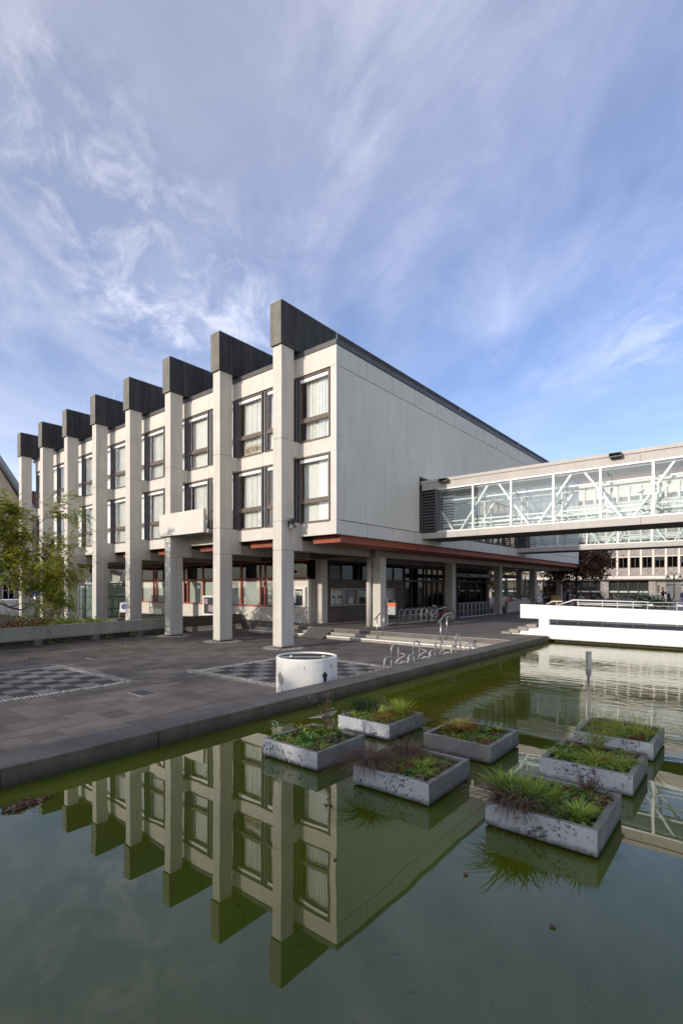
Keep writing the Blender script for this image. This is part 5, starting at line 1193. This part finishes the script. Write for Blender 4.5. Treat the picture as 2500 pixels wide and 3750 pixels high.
for k, (px, d, top, hair, lab) in enumerate(SEATS):
    x, y = at(px, d); a = rt.choice((R(20), R(160), R(-70), R(110))); person('seat', (x, y, .45), a, lab, top, rt.choice(('jeans','black','grey')), hair, 1, 'people seated outside the cafe')
    o = link('cafe_chair', chair_me); o.location = (x, y, .45); o.rotation_euler.z = a; tag(o, 'chair of the '+' '.join(lab.split()[:12]), 'chair', 'wooden cafe chairs')
EMPTY = [(2128,47),(2160,47),(2190,48),(2210,48),(2222,50),(2245,48),(2256,50),(2264,51),(2272,50),(2285,50),(2297,51),(2310,50),(2322,51),(2180,56),(2215,57),(2330,54)]
ELAB = ['just right of the copper tree trunk', 'second from the copper tree trunk', 'left of the stone pier, nearest the railing', 'in front of the stone pier', 'right against the stone pier', 'just right of the stone pier', 'third chair right of the stone pier', 'left of the pair with slatted backs', 'right of the pair with slatted backs', 'midway between stone pier and white flowers', 'two places left of the white flowers', 'next to the low grey shrub', 'half hidden by the low grey shrub', 'far back under the left cafe window', 'far back beside the stone pier', 'far back under the right cafe window']
for (px, d), el in zip(EMPTY, ELAB):
    x, y = at(px, d); o = link('cafe_chair', chair_me); o.location = (x, y, .45); o.rotation_euler.z = rt.uniform(0, 6.28); tag(o, 'empty wooden cafe chair '+el, 'chair', 'empty wooden cafe chairs')
TLAB = iter(['beside the mustard top woman', 'beside the copper tree trunk', 'in front of the dark red sitter', 'under the right edge of the copper tree', 'left of the stone pier', 'right of the stone pier', 'midway along the right cafe window', 'at the cafe window by the people in blue', 'behind the second closed parasol'])
for px, d in ((1890,46),(2115,48),(2147,53),(2170,54),(2192,50),(2240,51),(2278,51),(2300,55),(1935,49)):
    x, y = at(px, d); o = link('cafe_table', table_me); o.location = (x+.5, y+.3, .45); tag(o, 'square cafe table '+next(TLAB), 'table', 'cafe tables')
# ---- flowers, lamp, cabinet, boards
def bush(name, lab, loc, r, h, mats, wts, n=260, size=.09, flowers=False):
    t = thing(name, lab, 'shrub', loc); rnd = random.Random(int(abs(loc[0]*97+loc[1]*31)))
    cs = [Vector((rnd.gauss(0,r*.45), rnd.gauss(0,r*.45), h*rnd.uniform(.2,.9))) for _ in range(16)]
    link('foliage', leaf_quads(cs, n//16, (r*.22,r*.22,h*.12), size, rnd, mats, wts), t)
    mb = MB()
    for c in cs[:8]: mb.tube([(0,0,0), c*.6, c], [.015,.01,.005], 5)
    mb.build('stems', M['bark'], t)
    if flowers:
        mb = MB()
        for _ in range(90): a = rnd.uniform(0,6.28); d = rnd.random()**.5*r*.9; mb.ball((math.cos(a)*d, math.sin(a)*d, h*(1.05-.5*(d/r)**2)+rnd.gauss(0,.05)), .07, 4)
        mb.build('blossoms', M['flower'], t)
    return t
x, y = at(2355, 47); bush('hydrangea', 'left of two white flowering shrubs in front of the cafe', (x, y, .45), .85, 1.3, [M['darkgreen'], M['green']], [.6,.4], 600, .10, True)
x, y = at(2400, 47); bush('hydrangea', 'right of two white flowering shrubs, beside the person with the camera', (x, y, .45), .85, 1.15, [M['darkgreen'], M['green']], [.6,.4], 600, .10, True)
x, y = at(2330, 45); bush('shrub', 'low greyish shrub left of the white flowers', (x, y, .45), .8, .6, [M['olive'], M['drygrass']], [.6,.4], 350, .09)
x, y = at(2430, 46); bush('shrub', 'small bright green shrub at the feet of the person with the camera', (x, y, .45), .4, .6, [M['midgreen']], [1.0], 200, .08)
x, y = at(2466, 48)
lp = thing('street_lamp', 'dark green twin globe street lamp with two street name signs', 'street lamp', (x, y, .45), FC)
MB().tube([(0,0,0),(0,0,3.1)], [.06,.035], 10).build('post', M['darkbrown'] if False else M['black'], lp)
for s in (-1, 1):
    MB().tube([(s*.05,0,2.5)]+[(s*(.32-.27*math.cos(a)),0,3.05+.27*math.sin(a)) for a in np.linspace(0, math.pi, 9)], .022, 7).build('arm', M['black'], lp)
    MB().ball((s*.59,0,2.83), .20, 8).build('globe', M['frost'], lp, smooth=True); MB().lathe([(.205,2.84),(.16,2.97),(.05,3.06),(.01,3.07)], 14, (s*.59,0,0)).build('globe_cap', M['black'], lp)
for s, body_ in ((-1, 'Marktplatz'), (1, 'Kanzleistr.')):
    o = MB().box(.06 if s > 0 else -.78, .78 if s > 0 else -.06, -.06, -.045, 2.05, 2.28).build('street_sign', M['blue'] if False else M['darkboard'], lp)
    q = text(body_, .15, (.10 if s > 0 else -.74, -.064, 2.115), (R(90), 0, 0), M['blind'], o, 'lettering', .002); q.scale.x = .9
    MB().box(.06 if s > 0 else -.78, .78 if s > 0 else -.06, -.0635, -.0605, 2.05, 2.07).box(.06 if s > 0 else -.78, .78 if s > 0 else -.06, -.0635, -.0605, 2.26, 2.28).build('sign_border', M['blind'], o)
x, y = at(2467, 46.5); t = thing('pay_machine', 'grey slab shaped cabinet at the foot of the street lamp', 'cabinet', (x, y, .45), FC); MB().box(-.17,.17,-.13,.13,0,.95).build('cabinet_body', M['panelmetal'], t, bevel=.02); MB().box(-.10,.10,-.136,-.131,.45,.68).build('screen', M['darkboard'], t)
x, y = at(2015, 53)
t = thing('poster_board', 'dark poster board reading BEAT PROJECT beside the last arcade column', 'poster board', (x, y, .45), FC)
MB().box(-.75,.75,-.03,.03,1.0,2.05).build('poster', M['darkboard'], t); MB().box(-.75,.35,-.034,-.031,.55,1.0).build('white_panel', M['blind'], t); MB().box(.36,.75,-.034,-.031,.9,1.95).build('pink_stripe', CL['lilac'], t)
text('BEAT', .24, (-.55,-.034,1.58), (R(90),0,0), M['blind'], t); text('PROJECT', .24, (-.42,-.034,1.30), (R(90),0,0), M['blind'], t)
for s in (-.7,.7): MB().bar((s,0,0), (s,0,1.0), .05).build('leg', M['galv'], t)
x, y = at(2066, 54); t = thing('poster_board', 'violet and blue picture poster right of the last arcade column', 'poster board', (x, y, .45), FC); MB().box(-.55,.55,-.03,.03,.4,2.2).build('poster', CL['bluegrey'], t); MB().box(-.60,.60,-.02,.04,.35,2.26).build('frame', M['blind'], t)
mb = MB(); mb.lathe([(.02,.9),(.12,1.4),(.05,1.9)], 7); mb.v = [(a, -.04+b*.05, c) for a, b, c in mb.v]; mb.build('picture_motif', CL['lilac'], t)
x, y = at(2030, 46); t = thing('drinks_counter', 'orange brown counter box behind the palm', 'counter', (x, y, .45), FC); MB().box(-.5,.5,-.3,.3,0,1.15).build('counter_body', M['orangelab'] if False else CL['mustard'], t); MB().box(-.55,.55,-.35,.35,1.15,1.2).build('counter_top', M['wood'], t)
x, y = at(1973, 43); t = thing('round_sign', 'round white sign disc with a palm picture in front of the arcade column', 'sign', (x, y, .45), FC)
mb = MB().tube([(0,-.02,.95),(0,.02,.95)], .23, 24); mb.build('disc', M['blind'], t); MB().bar((0,0,0),(0,0,.75),.04).build('stand', M['galv'], t)
mb = MB(); mb.bar((0,-.03,.80),(.02,-.03,1.0),.03,.01)
for a in (.3,1.0,1.7,2.4,3.0): mb.bar((.02,-.03,1.0),(.02+.12*math.cos(a),-.03,1.0+.10*math.sin(a)-.02),.025,.01)
mb.build('palm_picture', M['black'], t)
x, y = at(2003, 44); t = thing('potted_palm', 'dark green potted palm in front of the poster board', 'palm', (x, y, .45))
MB().lathe([(.18,0),(.24,.4),(.22,.4),(.2,.36)], 14).build('pot', M['galv'], t); MB().tube([(0,0,.3),(0,0,.75)], .05, 8).build('trunk', M['bark'], t)
mb = MB(); blades(mb, (0,0,.7), 46, .85, .5, .95, .035, 0); mb.build('fronds', M['darkgreen'], t, smooth='open')
# low parapet of the basement stair beyond the last bin
t = thing('stair_parapet', 'low grey parapet with a metal handrail behind the second bin', 'parapet', (-.4, 24.6, .45)); MB().box(-.1,.1,0,12,0,.9).build('parapet_wall', M['concrete'], t); MB().tube([(0,-.6,.98),(0,12,.98)], .03, 8).build('grip_rail', M['steel'], t)
# ================================================================== left side beyond the low wall
hs = thing('beige_house', 'beige plastered house with a steep gable and stone ground floor at far left', 'house', (-54, 2, -.7))
MB().prism([(0,-9,0),(0,7.6,0),(0,7.6,12.0),(0,2.2,21.0),(0,-.8,21.0),(0,-9,12.0)], (-12,0,0)).build('wall', M['plaster'], hs)
MB().box(0, .15, -9, 7.7, 0, 4.3).build('stone_base', M['sandstone'], hs); MB().box(-.05, .35, -9, 7.8, 4.3, 4.6).build('cornice', M['sandstone'], hs)
rf = MB().prism([(.9,8.4,11.6),(.9,8.4,12.2),(.9,1.8,22.4),(.9,1.8,21.5)], (-14,0,0)).build('roof', M['zinc'], hs); MB().prism([(.9,-9.4,11.6),(.9,-9.4,12.2),(.9,-.4,22.4),(.9,-.4,21.5)], (-14,0,0)).build('roof', M['zinc'], hs)
hw = MB().box(0,.12,-.62,.62,0,.07).box(0,.12,-.62,.62,1.83,1.9).box(0,.12,-.62,-.55,.07,1.83).box(0,.12,.55,.62,.07,1.83).box(0,.12,-.03,.03,.07,1.83).box(0,.12,-.55,.55,1.18,1.24).mesh('window', M['whitemetal']); hp = MB().box(.04,.05,-.55,.55,.07,1.83).mesh('pane', M['glassd']); hk = MB().box(.005,.01,-.55,.55,.07,1.83).mesh('dark_room', M['interior'])
for y_ in (-6.5,-3.6,-.7,2.2,5.4):
    for z in (1.5,6.0,9.2):
        o = link('window', hw, hs); o.location = (.16 if z < 4 else .01, y_, z); link('pane', hp, o); link('dark_room', hk, o)
h2 = thing('far_house', 'second house with a lower tiled roof behind the columns at left', 'house', (-62, 16, -.7)); MB().box(-8,0,-6,9,0,13).build('wall', M['plaster'], h2); MB().prism([(.8,-7,13),(.8,9.6,13),(.8,5,15.8),(.8,-7,16.3)], (-10,0,0)).build('roof', M['tile'], h2)
for y_ in (-4,-1,2,5):
    for z in (1.5,5,8.6): o = link('window', hw, h2); o.location = (.01, y_, z); link('pane', hp, o); link('dark_room', hk, o)
h3 = thing('office_block', 'grey block with a blue awning seen under the building between columns', 'building', (-60, 34, -.7)); MB().box(-8,0,-9,14,0,9).build('wall', M['marketwall'], h3)
for y_ in range(-8, 13, 2):
    for z in (1,4.2,6.8): o = link('window', hw, h3); o.location = (.01, y_, z); link('pane', hp, o); link('dark_room', hk, o)
MB().prism([(0,-9,4.4),(0,-9,5.0),(1.6,-9,4.0)], (0,20,0)).build('awning', M['blue'], h3)
# caravans on the street
def caravan(px, d, rz, lab, L_=4.6, h=2.25, win=True):
    x, y = at(px, d); t = thing('caravan', lab, 'caravan', (x, y, -.7), rz, group='white market trailers on the street')
    MB().prism([(-L_/2,0,.42),(L_/2,0,.42),(L_/2+.1,0,h-.45),(L_/2-.12,0,h),(-L_/2+.12,0,h),(-L_/2,0,h-.3)], (0,2.1,0)).build('body', M['white'], t, bevel=.04)
    for s in (-.9, .9): MB().tube([(s,-.02,.32),(s,.16,.32)], .32, 18).build('wheel', M['blackrub'], t)
    MB().box(-L_/2+.05, L_/2-.05, .1, 2.0, .25, .42).build('chassis', M['black'], t)
    if win: MB().box(.5, 1.6, -.012, .0, 1.15, 1.65).box(-1.5, -.6, -.012, 0, 1.15, 1.65).build('window', M['darkboard'], t)
    MB().box(-L_/2, L_/2, -.01, 0, .78, .82).build('trim_strip', M['galv'], t)
caravan(20, 41, R(80), 'plain white market trailer at the far left behind the shrubs', 4.8, 2.1, False); caravan(70, 46, R(78), 'second white trailer just right of the plain one, left of the last column', 4.2, 2.0, False); caravan(236, 44, R(85), 'white camper with a dark window between the third and fourth last columns', 4.6, 2.35)
x, y = at(140, 46); t = thing('kiosk', 'pinkish grey kiosk wall behind the walking man', 'kiosk', (x, y, -.7), R(80)); MB().box(-1.2,1.2,0,1.6,0,2.2).build('kiosk_body', M['panelmetal'], t); MB().box(-1.3,1.3,-.1,1.7,2.2,2.3).build('kiosk_roof', M['galv'], t)
x, y = at(128, 43); t = thing('round_sign', 'small round blue traffic sign behind the last columns', 'traffic sign', (x, y, -.7), R(80)); MB().tube([(0,0,0),(0,0,2.7)], .03, 8).build('post', M['galv'], t); MB().tube([(0,-.05,2.45),(0,-.02,2.45)], .28, 24).build('disc', M['blue'], t); MB().prism([(-.03,-.055,2.3),(.03,-.055,2.3),(.03,-.055,2.48),(.09,-.055,2.48),(0,-.055,2.62),(-.09,-.055,2.48),(-.03,-.055,2.48)], (0,.004,0)).build('arrow', M['blind'], t)
st_ = thing('column_sticker', 'blue and white notice strip stuck on the farthest column', 'notice', (-28.05, -.005, 1.9)); MB().box(0,.16,-.004,0,0,.85).build('strip', M['blind'], st_); MB().box(.02,.14,-.007,-.004,.28,.78).build('blue_field', M['blue'], st_); MB().box(.02,.14,-.007,-.004,.02,.10).build('blue_band', M['blue'], st_)
# glass lift house between the fifth and sixth column
gh = thing('glass_lift_house', 'small glazed lift house with green panes between the fifth and sixth columns', 'lift house', (-21.2, 1.1, .42))
fr = MB(); W_, D_, H_ = 2.7, 2.2, 2.2
for x in (0, .75, 1.6, W_):
    for y_ in (0, D_): fr.box(x-.04, x+.04, y_-.04, y_+.04, 0, H_)
for z in (.0, .55, 1.35, H_-.08): fr.box(-.04, W_+.04, -.04, .04, z, z+.06).box(-.04, W_+.04, D_-.04, D_+.04, z, z+.06).box(-.04, .04, 0, D_, z, z+.06).box(W_-.04, W_+.04, 0, D_, z, z+.06)
fr.build('lift_frame', M['greymetal'], gh)
for a, b in ((0,.75),(.75,1.6),(1.6,W_)):
    for z0, z1 in ((.06,.55),(.61,1.35),(1.41,H_-.08)): MB().box(a+.05,b-.05,-.004,.004,z0,z1).build('pane', M['glassg'], gh)
for z0, z1 in ((.06,.55),(.61,1.35),(1.41,H_-.08)): MB().box(W_-.004,W_+.004,.05,D_-.05,z0,z1).build('pane', M['glassg'], gh)
MB().box(-.1, W_+.1, -.1, D_+.1, H_, H_+.12).box(1.0,1.7,.3,.9,H_+.12,H_+.5).build('lift_roof', M['zinc'], gh)
x, y = at(452, 33.2); af = thing('a_board', 'leaning white board sign with a round blue pedestrian symbol under the arcade', 'sign', (x, y, .42), R(42))
Mx = Matrix.Rotation(R(-14), 4, 'X'); mb = MB(); mb.box(-.28,.28,-.012,.012,.38,1.02, 0, Mx); mb.build('board', M['blind'], af); mb = MB(); mb.bar((-.28,0,0),(-.28,0,1.04),.03).bar((.28,0,0),(.28,0,1.04),.03); mb.v = [tuple(Mx @ Vector(p)) for p in mb.v]; mb.build('legs', M['galv'], af)
mb = MB().tube([(0,-.022,.76),(0,-.014,.76)], .19, 22); mb.v = [tuple(Mx @ Vector(p)) for p in mb.v]; mb.build('blue_disc', M['blue'], af)
mb = MB(); mb.ball((0,-.026,.86), .025, 5).bar((0,-.026,.82),(0,-.026,.73),.05,.008).bar((-.01,-.026,.73),(-.05,-.026,.64),.025,.008).bar((.01,-.026,.73),(.05,-.026,.64),.025,.008); mb.v = [tuple(Mx @ Vector(p)) for p in mb.v]; mb.build('pedestrian_symbol', M['blind'], af)
t = thing('loudspeaker_box', 'tilted grey box hanging under the soffit beside the fifth column', 'box', (-22.6, 4.6, 3.25), R(35)); mb = MB().box(-.45,.45,-.06,.06,-.42,.42); mb.v = [tuple(Matrix.Rotation(R(12), 4, 'Y') @ Vector(p)) for p in mb.v]; mb.build('panel_face', M['frost'], t); MB().bar((0,0,.3),(0,0,.8),.03).build('hanger', M['black'], t)
# shrubs behind the low wall
def bedplants(name, lab, pts, r, h, mats, wts, n, size):
    mbk = [Vector((x+rt.gauss(0,r), y+rt.gauss(0,r), .42+h*rt.uniform(.15,.95))) for x, y in pts for _ in range(6)]
    o = link(name, leaf_quads(mbk, n, (.10,.10,.08), size, rt, mats, wts)); o['kind'] = 'stuff'; return tag(o, lab, 'ground cover')
bedplants('red_ivy', 'low red leaved ground cover behind the left end of the low wall', [(-9.4-.45*i-.05*j, -7.9+.75*j) for i in range(4) for j in range(5)], .22, .50, [M['redleaf'], M['brownleaf'], M['olive']], [.6,.2,.2], 22, .05)
bedplants('green_ground_cover', 'low green ground cover along the low wall before the columns', [(-9.7-.45*i-.08*j, -4.8+.65*j) for i in range(5) for j in range(5)], .22, .46, [M['olive'], M['green'], M['midgreen']], [.5,.3,.2], 22, .05)
def sparse(name, lab, loc, h, n, mats):
    t = thing(name, lab, 'shrub', loc); segs, tips = [], []; rnd = random.Random(int(loc[1]*100))
    for _ in range(n): grow((rnd.gauss(0,.15), rnd.gauss(0,.15), 0), (rnd.gauss(0,.4), rnd.gauss(0,.4), 1), h*.55, .012, 1, segs, tips, rnd, .15, .05)
    wood(segs, 'stems', t, 5); link('foliage', leaf_quads([p for p, _ in tips], 6, (.10,.10,.10), .055, rnd, mats, [1/len(mats)]*len(mats)), t)
for k, (px, d, h, mats, lab) in enumerate(((45,22,1.5,['olive','green'],'loose leafy shrub left of the last column behind the low wall'),(110,23,1.6,['olive','green'],'loose leafy shrub right of the walking man'),(168,24,1.5,['olive','green'],'loose green shrub between the seventh and sixth columns'),(192,24.5,1.9,['redleaf','redleaf','brownleaf'],'red leaved climber on the sixth column'),(212,25,1.3,['green','midgreen'],'small green shrub right of the red climber'),(262,26,.9,['green'],'sprig of leaves over the low wall beside the fifth column'))):
    x, y = at(px, d); sparse('loose_shrub', lab, (x, y, .2), h, 7, [M[m] for m in mats])
for k, f_ in enumerate((.35,.42,.62,.75,.9)):
    q = P0+D01*f_; mb = MB(); leafy(mb, (0,0,0), 36, .22, .22, .035, 0); o = mb.build('creeper', M['green'], smooth='open'); o.location = (q.x+.02, q.y, .0); tag(o, ['green creeper under the low wall left of the first block','green creeper close right of the first creeper','green creeper in the middle of the low wall gap','green creeper two thirds along the low wall gap','green creeper under the low wall next to the balcony column'][k], 'plant', 'creepers growing from under the low wall')
t = thing('town_house', 'long plain building standing south of the pool behind the plane trees', 'building', (0,-52,0)); MB().box(-50,50,-10,0,0,7).build('wall', M['plaster'], t); MB().prism([(-50.5,-10.5,7),(-50.5,.5,7),(-50.5,-5,9.6)], (101,0,0)).build('roof', M['tile'], t)
